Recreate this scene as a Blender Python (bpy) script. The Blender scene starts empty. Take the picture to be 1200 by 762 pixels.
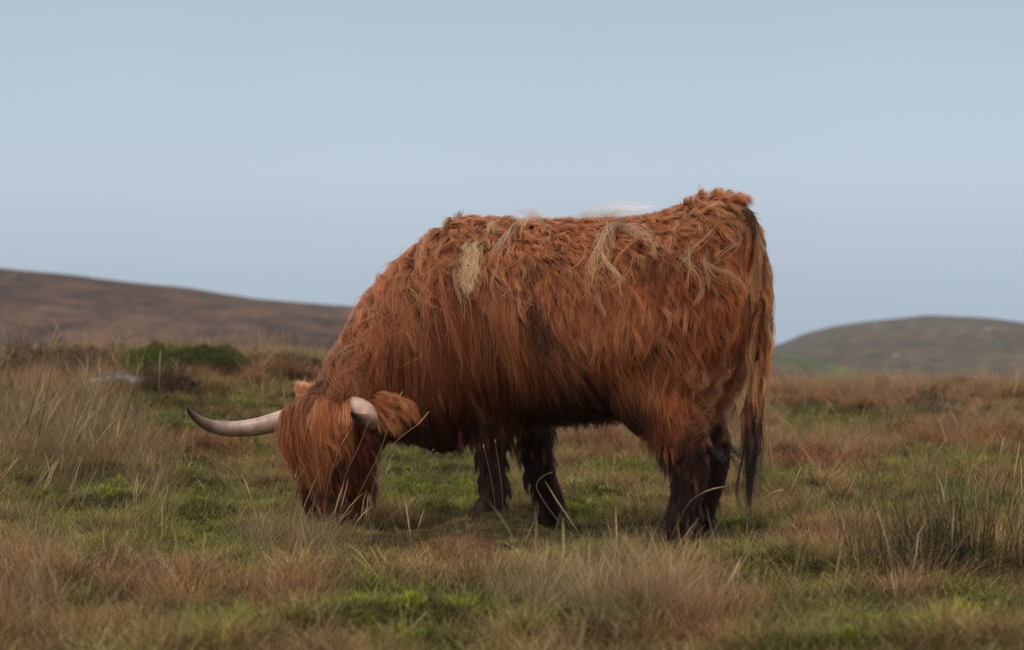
import bpy, math, random
import numpy as np
from mathutils import Vector, Matrix
from mathutils.bvhtree import BVHTree
from mathutils.kdtree import KDTree

scn = bpy.context.scene
col = scn.collection
rng = np.random.default_rng(7)
random.seed(7)

# ------------------------------------------------------------------ camera
CAM_H = 0.80
FPX = 1200 * 85 / 36.0
PITCH = math.atan(22 / FPX)                       # horizon is a little above the frame centre
cam_d = bpy.data.cameras.new('camera')
cam = bpy.data.objects.new('camera', cam_d)
col.objects.link(cam)
cam.location = (0, 0, CAM_H)
cam.rotation_euler = (math.pi / 2 + PITCH, 0, 0)
cam_d.lens = 85
cam_d.sensor_width = 36
cam_d.clip_start = 0.1
cam_d.clip_end = 6000
cam_d.dof.use_dof = True
cam_d.dof.focus_distance = 10.0
cam_d.dof.aperture_fstop = 3.2
scn.camera = cam

def wp(px, py, d):
    """world point seen at photo pixel (px, py) at depth d along +Y"""
    v = np.array([(px - 600) / FPX, 1.0, -(py - 381) / FPX])
    c, s = math.cos(PITCH), math.sin(PITCH)
    r = np.array([v[0], v[1] * c - v[2] * s, v[1] * s + v[2] * c])
    r = r / r[1] * d
    return np.array([r[0], r[1], r[2] + CAM_H])

# ------------------------------------------------------------------ light
SUN_EL, SUN_AZ = math.radians(62), math.radians(205)
w = bpy.data.worlds.new('World')
scn.world = w
w.use_nodes = True
nt = w.node_tree
nt.nodes.clear()
def N(t, typ, **kw):
    n = t.nodes.new(typ)
    for k, v in kw.items():
        setattr(n, k, v)
    return n
out = N(nt, 'ShaderNodeOutputWorld')
bg = N(nt, 'ShaderNodeBackground')
sky = N(nt, 'ShaderNodeTexSky', sky_type='NISHITA')
sky.sun_disc = False
sky.sun_elevation = SUN_EL
sky.sun_rotation = SUN_AZ
sky.dust_density = 3
tc = N(nt, 'ShaderNodeTexCoord')
sep = N(nt, 'ShaderNodeSeparateXYZ')
ramp = N(nt, 'ShaderNodeValToRGB')
nt.links.new(tc.outputs['Generated'], sep.inputs[0])
nt.links.new(sep.outputs['Z'], ramp.inputs['Fac'])
e = ramp.color_ramp.elements
# cloud sheet radiance divided by the background strength of 0.1
e[0].position = 0.0; e[0].color = (4.4, 5.4, 6.5, 1)
e[1].position = 0.035; e[1].color = (5.0, 6.05, 7.05, 1)
x = e.new(0.07); x.color = (5.6, 6.65, 7.65, 1)
x = e.new(0.11); x.color = (5.3, 6.3, 7.35, 1)
x = e.new(0.16); x.color = (4.6, 5.55, 6.65, 1)
x = e.new(0.4); x.color = (6.6, 7.2, 7.9, 1)
x = e.new(1.0); x.color = (11.5, 11.9, 12.4, 1)
nz = N(nt, 'ShaderNodeTexNoise'); nz.inputs['Scale'].default_value = 2.2; nz.inputs['Detail'].default_value = 3
nt.links.new(tc.outputs['Generated'], nz.inputs['Vector'])
mr = N(nt, 'ShaderNodeMapRange'); mr.inputs['To Min'].default_value = 0.86; mr.inputs['To Max'].default_value = 1.14
nt.links.new(nz.outputs['Fac'], mr.inputs['Value'])
sc = N(nt, 'ShaderNodeVectorMath', operation='SCALE')
nt.links.new(ramp.outputs[0], sc.inputs[0]); nt.links.new(mr.outputs[0], sc.inputs['Scale'])
mx = N(nt, 'ShaderNodeMixRGB'); mx.inputs['Fac'].default_value = 0.9
nt.links.new(sky.outputs[0], mx.inputs[1]); nt.links.new(sc.outputs[0], mx.inputs[2])
nt.links.new(mx.outputs[0], bg.inputs['Color']); bg.inputs['Strength'].default_value = 0.1
nt.links.new(bg.outputs[0], out.inputs['Surface'])

sd = bpy.data.lights.new('sun', 'SUN')
sd.energy = 1.6; sd.angle = math.radians(25); sd.color = (1, 0.95, 0.88)
sun = bpy.data.objects.new('sun', sd)
col.objects.link(sun)
# direction: sky's sun_rotation is clockwise from +Y
sdir = Vector((math.sin(SUN_AZ) * math.cos(SUN_EL), math.cos(SUN_AZ) * math.cos(SUN_EL), math.sin(SUN_EL)))
sun.rotation_euler = sdir.to_track_quat('Z', 'Y').to_euler()
sun.location = (0, 0, 30)

scn.view_settings.view_transform = 'Standard'
scn.view_settings.look = 'None'
scn.view_settings.exposure = 0.0
scn.view_settings.gamma = 1
scn.cycles.max_bounces = 10
scn.cycles.diffuse_bounces = 3
scn.cycles.glossy_bounces = 4
scn.cycles.transmission_bounces = 8
scn.cycles.volume_bounces = 0
scn.cycles.use_denoising = True
scn.cycles.denoising_prefilter = 'NONE'
scn.cycles.denoising_input_passes = 'RGB_ALBEDO_NORMAL'
scn.cycles.use_adaptive_sampling = False
scn.cycles.filter_width = 1.5
scn.cycles.sample_clamp_indirect = 6
try:
    scn.cycles_curves.shape = 'RIBBONS'
except Exception:
    pass

# ------------------------------------------------------------------ helpers
def tag(o, label=None, cat=None, group=None, kind=None):
    if label: o['label'] = label
    if cat: o['category'] = cat
    if group: o['group'] = group
    if kind: o['kind'] = kind
    return o

def empty(name, loc=(0, 0, 0)):
    o = bpy.data.objects.new(name, None)
    o.location = loc
    o.empty_display_size = 0.1
    col.objects.link(o)
    return o

def mesh_obj(name, verts, faces, mat, parent=None, smooth=True, link=True):
    me = bpy.data.meshes.new(name)
    verts = np.asarray(verts, dtype=np.float32)
    if isinstance(faces, np.ndarray):
        k = faces.shape[1]
        me.vertices.add(len(verts)); me.vertices.foreach_set('co', verts.ravel())
        me.loops.add(faces.size); me.loops.foreach_set('vertex_index', faces.astype(np.int32).ravel())
        me.polygons.add(len(faces))
        me.polygons.foreach_set('loop_start', np.arange(len(faces), dtype=np.int32) * k)
        me.update(calc_edges=True)
    else:
        me.from_pydata([tuple(map(float, v)) for v in verts], [], [tuple(int(i) for i in f) for f in faces])
    if smooth:
        me.polygons.foreach_set('use_smooth', np.ones(len(me.polygons), dtype=bool))
    if mat: me.materials.append(mat)
    me.update()
    o = bpy.data.objects.new(name, me)
    if link: col.objects.link(o)
    if parent:
        o.parent = parent
        if parent.type == 'EMPTY' or parent.location.length > 0:
            o.matrix_parent_inverse = Matrix.Translation(parent.location).inverted()
    return o

def smooth(a, lo, hi):
    t = np.clip((np.asarray(a, dtype=float) - lo) / (hi - lo), 0, 1)
    return t * t * (3 - 2 * t)

def norm(v):
    v = np.asarray(v, dtype=float)
    return v / (np.linalg.norm(v, axis=-1, keepdims=True) + 1e-12)

_perm = np.random.default_rng(3).permutation(256)
_perm = np.concatenate([_perm, _perm])
_gr = np.array([[math.cos(a), math.sin(a)] for a in np.linspace(0, 2 * math.pi, 16, endpoint=False)])
def perlin(x, y):
    x = np.asarray(x, float); y = np.asarray(y, float)
    xi = np.floor(x).astype(int); yi = np.floor(y).astype(int)
    xf = x - xi; yf = y - yi
    u = xf ** 3 * (xf * (xf * 6 - 15) + 10); v = yf ** 3 * (yf * (yf * 6 - 15) + 10)
    def g(ix, iy, dx, dy):
        h = _perm[(_perm[ix & 255] + iy) & 511] & 15
        return _gr[h, 0] * dx + _gr[h, 1] * dy
    n00 = g(xi, yi, xf, yf); n10 = g(xi + 1, yi, xf - 1, yf)
    n01 = g(xi, yi + 1, xf, yf - 1); n11 = g(xi + 1, yi + 1, xf - 1, yf - 1)
    a = n00 + u * (n10 - n00); b = n01 + u * (n11 - n01)
    return (a + v * (b - a)) * 1.5
def fbm(x, y, o=4):
    s = 0; a = 1.0
    for i in range(o):
        s = s + a * perlin(x * 2 ** i + 17.3 * i, y * 2 ** i - 9.1 * i); a *= 0.5
    return s

def ground_z(x, y):
    x = np.asarray(x, float); y = np.asarray(y, float)
    kd = [-50, 0, 10.8, 12, 15, 20, 25, 30, 34, 40, 55, 90, 150, 2000]
    kz = [0, 0, 0, .015, .06, .11, .13, .15, .13, -.15, -1.2, -4, -6, -6]
    yy = y + 1.2 * perlin(x * .25, y * .15)
    z = np.interp(yy, kd, kz)
    near = 1 - smooth(y, 34, 50)
    z = z + .40 * smooth(-x, 0.3, 2.6) * smooth(y, 11.5, 19) * near
    z = z + .12 * np.exp(-((x + 3.0) ** 2 / 1.2 + (y - 21.5) ** 2 / 2.5))
    flat = 1 - .65 * np.exp(-((x - .3) ** 2 / 1.3 + (y - 10.2) ** 2 / .8))
    far = 1 + 1.2 * smooth(y, 14, 24)
    z = z + near * flat * far * (.055 * perlin(x * .9 + 3, y * .9) + .06 * perlin(x * 2.1, y * 2.1 + 7) + .045 * perlin(x * 4.6, y * 4.6) + .018 * perlin(x * 10, y * 10))
    z = z + .09 * np.exp(-((x + .12) ** 2 + (y - 10.1) ** 2) / .06)           # small mound at the near forefoot
    z = z + (1 - near) * .6 * fbm(x * .03, y * .03)
    return z
_GE = ground_z(np.array([.72]), np.array([9.8]))[0] + .01
_g0 = ground_z
def ground_z(x, y): return _g0(x, y) - _GE

# ------------------------------------------------------------------ materials
def new_mat(name):
    m = bpy.data.materials.new(name)
    m.use_nodes = True
    m.node_tree.nodes.clear()
    return m, m.node_tree

def principled(t, rough=.8, spec=.3):
    p = N(t, 'ShaderNodeBsdfPrincipled')
    p.inputs['Roughness'].default_value = rough
    p.inputs['Specular IOR Level'].default_value = spec
    o = N(t, 'ShaderNodeOutputMaterial')
    t.links.new(p.outputs[0], o.inputs['Surface'])
    return p

def noise_node(t, scale, detail=4, vec=None, stretch=None, rough=.55):
    n = N(t, 'ShaderNodeTexNoise'); n.inputs['Scale'].default_value = scale
    n.inputs['Detail'].default_value = detail; n.inputs['Roughness'].default_value = rough
    src = vec
    if src is None:
        g = N(t, 'ShaderNodeNewGeometry'); src = g.outputs['Position']
    if stretch:
        mp = N(t, 'ShaderNodeMapping'); mp.inputs['Scale'].default_value = stretch
        t.links.new(src, mp.inputs['Vector']); src = mp.outputs[0]
    t.links.new(src, n.inputs['Vector'])
    return n

def ramp_node(t, fac, stops):
    r = N(t, 'ShaderNodeValToRGB')
    el = r.color_ramp.elements
    el[0].position = stops[0][0]; el[0].color = (*stops[0][1], 1)
    el[1].position = stops[-1][0]; el[1].color = (*stops[-1][1], 1)
    for p, c in stops[1:-1]:
        q = el.new(p); q.color = (*c, 1)
    t.links.new(fac, r.inputs['Fac'])
    return r

def mixc(t, fac, a, b, mode='MIX'):
    m = N(t, 'ShaderNodeMixRGB', blend_type=mode)
    for i, v in ((0, fac), (1, a), (2, b)):
        if isinstance(v, (int, float)): m.inputs[i].default_value = v
        elif isinstance(v, tuple): m.inputs[i].default_value = (*v, 1)
        else: t.links.new(v, m.inputs[i])
    return m

# peat / litter ground under the grass
m_ground, t = new_mat('peaty_ground')
p = principled(t, .95, .1)
n1 = noise_node(t, 1.3, 6); n2 = noise_node(t, 28, 5)
r1 = ramp_node(t, n1.outputs[0], [(.35, (.045, .022, .010)), (.5, (.050, .038, .014)), (.62, (.040, .048, .012)), (.75, (.075, .038, .02))])
r2 = ramp_node(t, n2.outputs[0], [(.3, (.35, .35, .35)), (.7, (1.3, 1.2, 1.1))])
mm = mixc(t, 1.0, r1.outputs[0], r2.outputs[0], 'MULTIPLY')
t.links.new(mm.outputs[0], p.inputs['Base Color'])
bp = N(t, 'ShaderNodeBump'); bp.inputs['Strength'].default_value = .8; bp.inputs['Distance'].default_value = .03
t.links.new(n2.outputs[0], bp.inputs['Height']); t.links.new(bp.outputs[0], p.inputs['Normal'])

# hillsides: brown bracken and grass, green flushes, grey rock
def hill_mat(name, sc_, greens, brown_a, brown_b, rockthr, green_where=None, greencol=(.10, .13, .035)):
    m, t = new_mat(name)
    p = principled(t, .95, .1)
    a = noise_node(t, .02 * sc_, 7, stretch=(1, .35, 3)); b = noise_node(t, .30 * sc_, 7, stretch=(1, .45, 1.6), rough=.78); c = noise_node(t, .012 * sc_, 5)
    base = ramp_node(t, a.outputs[0], [(.32, brown_a), (.5, tuple((u + v) / 2 for u, v in zip(brown_a, brown_b))), (.66, brown_b)])
    det = ramp_node(t, b.outputs[0], [(.38, (.34, .37, .40)), (.5, (.98, .98, .98)), (.62, (1.75, 1.6, 1.35))])
    k = mixc(t, 1.0, base.outputs[0], det.outputs[0], 'MULTIPLY')
    gf = ramp_node(t, c.outputs[0], [(greens, (0, 0, 0)), (greens + .1, (1, 1, 1))])
    fac = gf.outputs[0]
    if green_where:
        g = N(t, 'ShaderNodeNewGeometry'); s = N(t, 'ShaderNodeSeparateXYZ'); t.links.new(g.outputs['Position'], s.inputs[0])
        mr = N(t, 'ShaderNodeMapRange'); mr.inputs['From Min'].default_value = green_where[0]; mr.inputs['From Max'].default_value = green_where[1]
        t.links.new(s.outputs['X'], mr.inputs['Value'])
        mxx = N(t, 'ShaderNodeMath', operation='MAXIMUM'); t.links.new(mr.outputs[0], mxx.inputs[0]); t.links.new(fac, mxx.inputs[1])
        fac = mxx.outputs[0]
    gm = N(t, 'ShaderNodeMath', operation='MULTIPLY'); t.links.new(fac, gm.inputs[0]); gm.inputs[1].default_value = .8
    gcol = mixc(t, 1.0, greencol, det.outputs[0], 'MULTIPLY')
    k2 = mixc(t, gm.outputs[0], k.outputs[0], gcol.outputs[0])
    rk = noise_node(t, .10 * sc_, 5, stretch=(1, .5, 2), rough=.6)
    rf = ramp_node(t, rk.outputs[0], [(rockthr, (0, 0, 0)), (rockthr + .03, (1, 1, 1))])
    k3 = mixc(t, rf.outputs[0], k2.outputs[0], (.22, .23, .24))
    t.links.new(k3.outputs[0], p.inputs['Base Color'])
    return m
m_hill_l = hill_mat('bracken_hillside', 1.0, .60, (.042, .026, .018), (.115, .064, .040), .70, green_where=(20, 30), greencol=(.085, .125, .045))
m_hill_r = hill_mat('rocky_hillside', .9, .57, (.055, .042, .026), (.10, .070, .042), .68, greencol=(.065, .075, .032))

# vegetation: colour comes with the blade (mesh attribute) and the place (instance attribute)
def blade_mat(name, inst=True, basecol=None, rough=.75, trans=.25):
    m, t = new_mat(name)
    p = principled(t, rough, .15)
    at = N(t, 'ShaderNodeAttribute', attribute_name='shade')
    ah = N(t, 'ShaderNodeAttribute', attribute_name='tt')
    if inst:
        ac = N(t, 'ShaderNodeAttribute', attribute_name='icol', attribute_type='INSTANCER'); c0 = ac.outputs['Color']
    else:
        ac = N(t, 'ShaderNodeAttribute', attribute_name='vcol'); c0 = ac.outputs['Color']
    # shade picks between the local colour and the straw / rust of dead blades
    dead = ramp_node(t, at.outputs['Fac'], [(0, (.18, .065, .022)), (.5, (.30, .18, .08)), (1, (.52, .40, .23))])
    f = ramp_node(t, at.outputs['Fac'], [(0, (.0, .0, .0)), (.55, (.05, .05, .05)), (1, (.72, .72, .72))])
    k = mixc(t, f.outputs[0], c0, dead.outputs[0])
    g = ramp_node(t, ah.outputs['Fac'], [(0, (.22, .19, .16)), (.45, (.85, .82, .8)), (1, (1.35, 1.25, 1.1))])  # darker roots: shade in the gaps between blades put into the colour
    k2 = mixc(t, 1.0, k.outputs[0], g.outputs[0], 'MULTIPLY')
    t.links.new(k2.outputs[0], p.inputs['Base Color'])
    tr = N(t, 'ShaderNodeBsdfTranslucent'); t.links.new(k2.outputs[0], tr.inputs['Color'])
    ms = N(t, 'ShaderNodeMixShader'); ms.inputs[0].default_value = trans * .5
    o = [n for n in t.nodes if n.type == 'OUTPUT_MATERIAL'][0]
    t.links.new(p.outputs[0], ms.inputs[1]); t.links.new(tr.outputs[0], ms.inputs[2]); t.links.new(ms.outputs[0], o.inputs['Surface'])
    return m
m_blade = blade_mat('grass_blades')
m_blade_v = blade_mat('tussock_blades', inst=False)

m_rock, t = new_mat('lichened_rock')
p = principled(t, .9, .2)
a = noise_node(t, 6, 8); b = noise_node(t, 22, 5, rough=.7)
r = ramp_node(t, a.outputs[0], [(.35, (.06, .048, .034)), (.5, (.13, .112, .085)), (.64, (.23, .20, .16))])
r2 = ramp_node(t, b.outputs[0], [(.42, (.12, .09, .06)), (.55, (1, 1, 1))])
k = mixc(t, .6, r.outputs[0], r2.outputs[0], 'MULTIPLY')
t.links.new(k.outputs[0], p.inputs['Base Color'])
bp = N(t, 'ShaderNodeBump'); bp.inputs['Strength'].default_value = .7; bp.inputs['Distance'].default_value = .02
t.links.new(b.outputs[0], bp.inputs['Height']); t.links.new(bp.outputs[0], p.inputs['Normal'])

m_skin, t = new_mat('cow_skin')
p = principled(t, .9, .1)
a = noise_node(t, 14, 4)
r = ramp_node(t, a.outputs[0], [(.3, (.028, .010, .006)), (.7, (.06, .022, .010))])
t.links.new(r.outputs[0], p.inputs['Base Color'])

def hair_mat(name, rough=.35):
    m, t = new_mat(name)
    o = N(t, 'ShaderNodeOutputMaterial')
    at = N(t, 'ShaderNodeAttribute', attribute_name='hcol')
    hi = N(t, 'ShaderNodeHairInfo')
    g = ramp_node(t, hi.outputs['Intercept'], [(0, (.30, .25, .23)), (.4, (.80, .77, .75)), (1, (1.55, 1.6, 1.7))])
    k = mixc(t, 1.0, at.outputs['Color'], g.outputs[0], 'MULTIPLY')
    h = N(t, 'ShaderNodeBsdfHairPrincipled')
    h.parametrization = 'COLOR'
    h.inputs['Roughness'].default_value = rough
    h.inputs['Radial Roughness'].default_value = .45
    h.inputs['Coat'].default_value = 0.0
    h.inputs['Random Roughness'].default_value = .2
    t.links.new(k.outputs[0], h.inputs['Color'])
    h.inputs['IOR'].default_value = 1.4
    df = N(t, 'ShaderNodeBsdfPrincipled'); df.inputs['Roughness'].default_value = .7; df.inputs['Specular IOR Level'].default_value = .12
    t.links.new(k.outputs[0], df.inputs['Base Color'])
    ms = N(t, 'ShaderNodeMixShader'); ms.inputs[0].default_value = .68
    t.links.new(h.outputs[0], ms.inputs[1]); t.links.new(df.outputs[0], ms.inputs[2])
    t.links.new(ms.outputs[0], o.inputs['Surface'])
    return m
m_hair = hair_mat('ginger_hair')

m_horn, t = new_mat('horn')
p = principled(t, .38, .5)
ah = N(t, 'ShaderNodeAttribute', attribute_name='tt')
r = ramp_node(t, ah.outputs['Fac'], [(0, (.50, .34, .23)), (.25, (.56, .38, .27)), (.5, (.42, .27, .19)), (.75, (.15, .080, .055)), (.92, (.030, .018, .014)), (1, (.02, .013, .01))])
a = noise_node(t, 25, 5, rough=.65); a2 = noise_node(t, 90, 3)
r2 = ramp_node(t, a.outputs[0], [(.35, (.70, .62, .58)), (.62, (1.08, 1.08, 1.08))])
k = mixc(t, 1, r.outputs[0], r2.outputs[0], 'MULTIPLY')
t.links.new(k.outputs[0], p.inputs['Base Color'])
bp = N(t, 'ShaderNodeBump'); bp.inputs['Strength'].default_value = .35; bp.inputs['Distance'].default_value = .004
t.links.new(a2.outputs[0], bp.inputs['Height']); t.links.new(bp.outputs[0], p.inputs['Normal'])

def plain(name, c, rough=.6, spec=.4, c2=None, scale=20):
    m, t = new_mat(name)
    p = principled(t, rough, spec)
    a = noise_node(t, scale, 4)
    r = ramp_node(t, a.outputs[0], [(.3, c), (.7, c2 or tuple(v * 1.5 for v in c))])
    t.links.new(r.outputs[0], p.inputs['Base Color'])
    return m
m_hoof = plain('hoof', (.018, .010, .007), .7, .2, (.05, .022, .014))
m_pale_rock = plain('pale_rock', (.12, .12, .11), .9, .2, (.27, .265, .245), .6)
m_eye = plain('eye', (.01, .006, .004), .08, .6)
m_nose = plain('muzzle_skin', (.16, .07, .055), .45, .4, (.26, .13, .10))

# ------------------------------------------------------------------ ground sheet and hills
def grid_mesh(name, xs_of, ys, zf, mat, nx):
    rows = []
    for yv in ys:
        xs = xs_of(yv)
        rows.append(np.stack([xs, np.full(nx, yv)], 1))
    P = np.concatenate(rows)
    z = zf(P[:, 0], P[:, 1])
    V = np.column_stack([P, z])
    ny = len(ys)
    i = np.arange(ny - 1)[:, None] * nx + np.arange(nx - 1)[None]
    F = np.stack([i, i + 1, i + 1 + nx, i + nx], -1).reshape(-1, 4)
    return mesh_obj(name, V, F, mat)
ys = [-1000, -700, -400, -150, -60, -25, -10, -4, 0, 2, 3.2]
yv = 4.0
while yv < 1000:
    ys.append(yv); yv += .05 if yv < 16 else (.1 if yv < 36 else yv * .045)
ys.append(1000)
NX = 260
u = np.linspace(-1, 1, NX)
def xs_of(yv):
    wid = np.interp(yv, [-1000, -10, 5, 40, 1000], [1000, 40, 14, 30, 600])
    core = wid * .35 * u
    return np.where(np.abs(u) > .93, np.sign(u) * (wid * .35 * .93 + (np.abs(u) - .93) / .07 * (1000 - wid * .35 * .93)), core)
tag(grid_mesh('ground', xs_of, ys, ground_z, m_ground, NX), kind='structure')

def hill(name, D, y0, y1, rows, mat, amp, fq, x0, x1, base=-7.0):
    rp = np.array(rows, float)
    def ridge(x):
        px = 600 + x / D * FPX
        return CAM_H - (np.interp(px, rp[:, 0], rp[:, 1]) - 403) / FPX * D
    def zf(x, y):
        xr = x * D / np.maximum(y, D * .35) * .5 + x * .5          # ridges fan out a little towards the viewer
        rz = ridge(xr) + .25 * amp * fbm(xr * fq * 2, xr * 0 + 3.3)
        s = smooth(y, y0, D) ** .8
        z = base + (rz - base) * s
        bump = amp * fbm(x * fq, y * fq * .7) * s * (1 - s * .75)
        back = smooth(y, D, y1)
        return (z + bump) * (1 - back) + base * back
    yy = np.concatenate([np.linspace(y0, D, 90), np.linspace(D, y1, 30)[1:]])
    nx = 240
    return tag(grid_mesh(name, lambda v: np.linspace(x0, x1, nx), yy, zf, mat, nx), kind='structure')
hill('left_hill', 260, 60, 420, [(-1500, 230), (-600, 262), (0, 314), (100, 323), (200, 336), (300, 350), (400, 358), (500, 366), (600, 374), (700, 384), (800, 396), (860, 405), (905, 412), (960, 424), (1030, 441), (1100, 458), (1300, 480)],
     m_hill_l, 1.2, .022, -190, 90)
hill('right_hill', 620, 230, 900, [(500, 470), (760, 440), (860, 420), (905, 407), (925, 402), (945, 392), (975, 384), (1010, 378), (1080, 371.5), (1140, 374), (1200, 382), (1300, 392), (1500, 402), (2000, 420), (3000, 440)],
     m_hill_r, 1.5, .012, -60, 420)

# ------------------------------------------------------------------ the cow: body frame
AY = math.radians(22)
U = np.array([-math.cos(AY), math.sin(AY), 0.0])      # towards the head
NN = np.array([-math.sin(AY), -math.cos(AY), 0.0])    # towards the near flank
ZZ = np.array([0, 0, 1.0])
O = np.array([.86, 10.0, 0.0])
def cow(u, n, z): return O + u * U + n * NN + z * ZZ
# head frame
HB = math.radians(40)
HF = np.array([-math.sin(HB), -math.cos(HB), 0.0])
HN = norm(np.array([.10, -.02, -1.0]))
HF = norm(HF - HN * np.dot(HF, HN))
HL = norm(np.cross(HN, HF)); 
if HL[0] < 0: HL = -HL                                # image-right lateral
HP = wp(388, 481, 10.33)
def head(l, f, n): return HP + l * HL + f * HF + n * HN

Vs, Fs = [], []
def add(V, F):
    off = sum(len(v) for v in Vs)
    Vs.append(np.asarray(V, float)); Fs.extend([tuple(int(i) + off for i in f) for f in F])
def loft(rings, cap=True):
    k = len(rings[0]); V = np.concatenate(rings); F = []
    for r in range(len(rings) - 1):
        for i in range(k):
            j = (i + 1) % k
            F.append((r * k + i, r * k + j, (r + 1) * k + j, (r + 1) * k + i))
    if cap:
        F.append(tuple(range(k - 1, -1, -1))); F.append(tuple((len(rings) - 1) * k + i for i in range(k)))
    return V, F
def spline(keys, n):
    keys = np.asarray(keys, float); m = len(keys); t = np.linspace(0, m - 1, n); outp = []
    P = np.vstack([2 * keys[0] - keys[1], keys, 2 * keys[-1] - keys[-2]])
    for v in t:
        i = min(int(v), m - 2); f = v - i
        p0, p1, p2, p3 = P[i], P[i + 1], P[i + 2], P[i + 3]
        outp.append(.5 * ((2 * p1) + (-p0 + p2) * f + (2 * p0 - 5 * p1 + 4 * p2 - p3) * f * f + (-p0 + 3 * p1 - 3 * p2 + p3) * f ** 3))
    return np.array(outp)

K = 40
ang = np.linspace(0, 2 * math.pi, K, endpoint=False)
# trunk + neck: x, y, top z, bottom z, half width, lateral direction angle blend
def trunk_key(u, zt, zb, hw, n=0.0): 
    c = cow(u, n, 0); return [c[0], c[1], zt, zb, hw]
tk = [trunk_key(-.115, 1.20, .86, .07), trunk_key(-.085, 1.30, .76, .17), trunk_key(-.03, 1.375, .66, .235), trunk_key(.07, 1.365, .56, .275), trunk_key(.20, 1.325, .54, .30),
      trunk_key(.38, 1.295, .545, .315), trunk_key(.60, 1.29, .52, .335), trunk_key(.82, 1.295, .49, .335), trunk_key(1.02, 1.31, .445, .305),
      trunk_key(1.17, 1.315, .385, .27), trunk_key(1.28, 1.26, .375, .235),
      [-.50, 10.50, 1.105, .40, .185], [-.60, 10.475, .95, .385, .15], [-.68, 10.44, .80, .37, .135], [-.745, 10.41, .67, .36, .13], [-.79, 10.385, .575, .36, .10]]
tk = spline(tk, 60)
rings = []
for i, k_ in enumerate(tk):
    a = tk[max(i - 1, 0)]; b = tk[min(i + 1, len(tk) - 1)]
    d = norm(np.array([b[0] - a[0], b[1] - a[1], 0.0])); side = np.array([-d[1], d[0], 0])
    side = side if side[1] < 0 else -side
    zc, hh = (k_[2] + k_[3]) / 2, (k_[2] - k_[3]) / 2
    c = np.array([k_[0], k_[1], zc])
    ca, sa = np.cos(ang), np.sin(ang)
    # barrel: widest a little below the middle, flatter back
    wv = np.sign(ca) * np.abs(ca) ** .85 * k_[4] * (1 - .12 * sa)
    rings.append(c + wv[:, None] * side + (np.sign(sa) * np.abs(sa) ** .9 * hh)[:, None] * ZZ)
add(*loft(rings))

def tube(path, radii, k=20, flat=None, n=24):
    """rings along a path; radii = list of (r) or (ra, rb) at the keys"""
    P = spline(path, n)
    R = spline(np.array([[r, r] if np.isscalar(r) else r for r in radii], float), n)
    T = norm(np.gradient(P, axis=0))
    ref = flat if flat is not None else NN
    out_ = []
    an = np.linspace(0, 2 * math.pi, k, endpoint=False)
    for i in range(n):
        b = norm(ref - T[i] * np.dot(ref, T[i])); c = np.cross(T[i], b)
        out_.append(P[i] + R[i, 0] * np.cos(an)[:, None] * c + R[i, 1] * np.sin(an)[:, None] * b)
    return out_
def sphere(c, rx, ry, rz, ax=None, nu=20, nv=14):
    V = []; F = []
    ax = ax if ax is not None else (U, NN, ZZ)
    for j in range(1, nv):
        ph = math.pi * j / nv
        for i in range(nu):
            th = 2 * math.pi * i / nu
            V.append(c + rx * math.sin(ph) * math.cos(th) * ax[0] + ry * math.sin(ph) * math.sin(th) * ax[1] + rz * math.cos(ph) * ax[2])
    V.append(c + rz * ax[2]); V.append(c - rz * ax[2]); top = len(V) - 2
    for j in range(nv - 2):
        for i in range(nu):
            a = j * nu + i; b = j * nu + (i + 1) % nu
            F.append((a, b, b + nu, a + nu))
    for i in range(nu):
        F.append((top, (i + 1) % nu, i)); F.append((top + 1, (nv - 2) * nu + i, (nv - 2) * nu + (i + 1) % nu))
    return np.array(V), F

def foot_z(p): return float(ground_z(np.array([p[0]]), np.array([p[1]]))[0])
HOOF = []
def hind(n, uf, fwd):
    f = cow(uf, n, 0); gz = foot_z(f)
    path = [cow(.16, n * .75, 1.02), cow(.20, n * .95, .80), cow(.24, n * 1.0, .62), cow(.13 + fwd * .3, n * 1.02, .47), cow(.04 + fwd * .7, n, .345 + gz), cow(.035 + fwd, n, .22 + gz), cow(uf - .03, n, .10 + gz), cow(uf, n, .045 + gz)]
    rr = [(.20, .10), (.205, .115), (.165, .105), (.10, .075), (.074, .054), (.056, .044), (.056, .046), (.056, .048)]
    add(*loft(tube(path, rr, flat=NN)))
    HOOF.append((cow(uf + .02, n, gz), U))
def fore(n, uf, uk, us, reach=0):
    f = cow(uf, n, 0); gz = foot_z(f)
    path = [cow(us, n * .7, .95), cow(us + .03, n * .95, .78), cow(us - .03, n, .62), cow(uk, n, .47), cow((uk + uf) / 2 + .01, n, .28 + gz), cow(uf, n, .12 + gz), cow(uf + .015, n, .045 + gz)]
    rr = [(.16, .07), (.17, .095), (.115, .085), (.075, .065), (.052, .050), (.043, .042), (.048, .044)]
    add(*loft(tube(path, rr, flat=NN)))
    HOOF.append((cow(uf + .03, n, gz), U))
hind(.17, .145, 0.05)
hind(-.16, .175, 0.07)
fore(.155, .945, .955, 1.08)
fore(-.15, .80, .90, 1.05)
# hips, shoulder blade, brisket, belly
for s in (1, -1):
    add(*sphere(cow(.14, s * .16, 1.0), .20, .13, .26))
    add(*sphere(cow(1.08, s * .15, .86), .17, .13, .27))
    add(*sphere(cow(-.02, s * .13, 1.02), .10, .11, .22))
add(*sphere(cow(1.25, 0, .50), .17, .15, .15))
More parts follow.
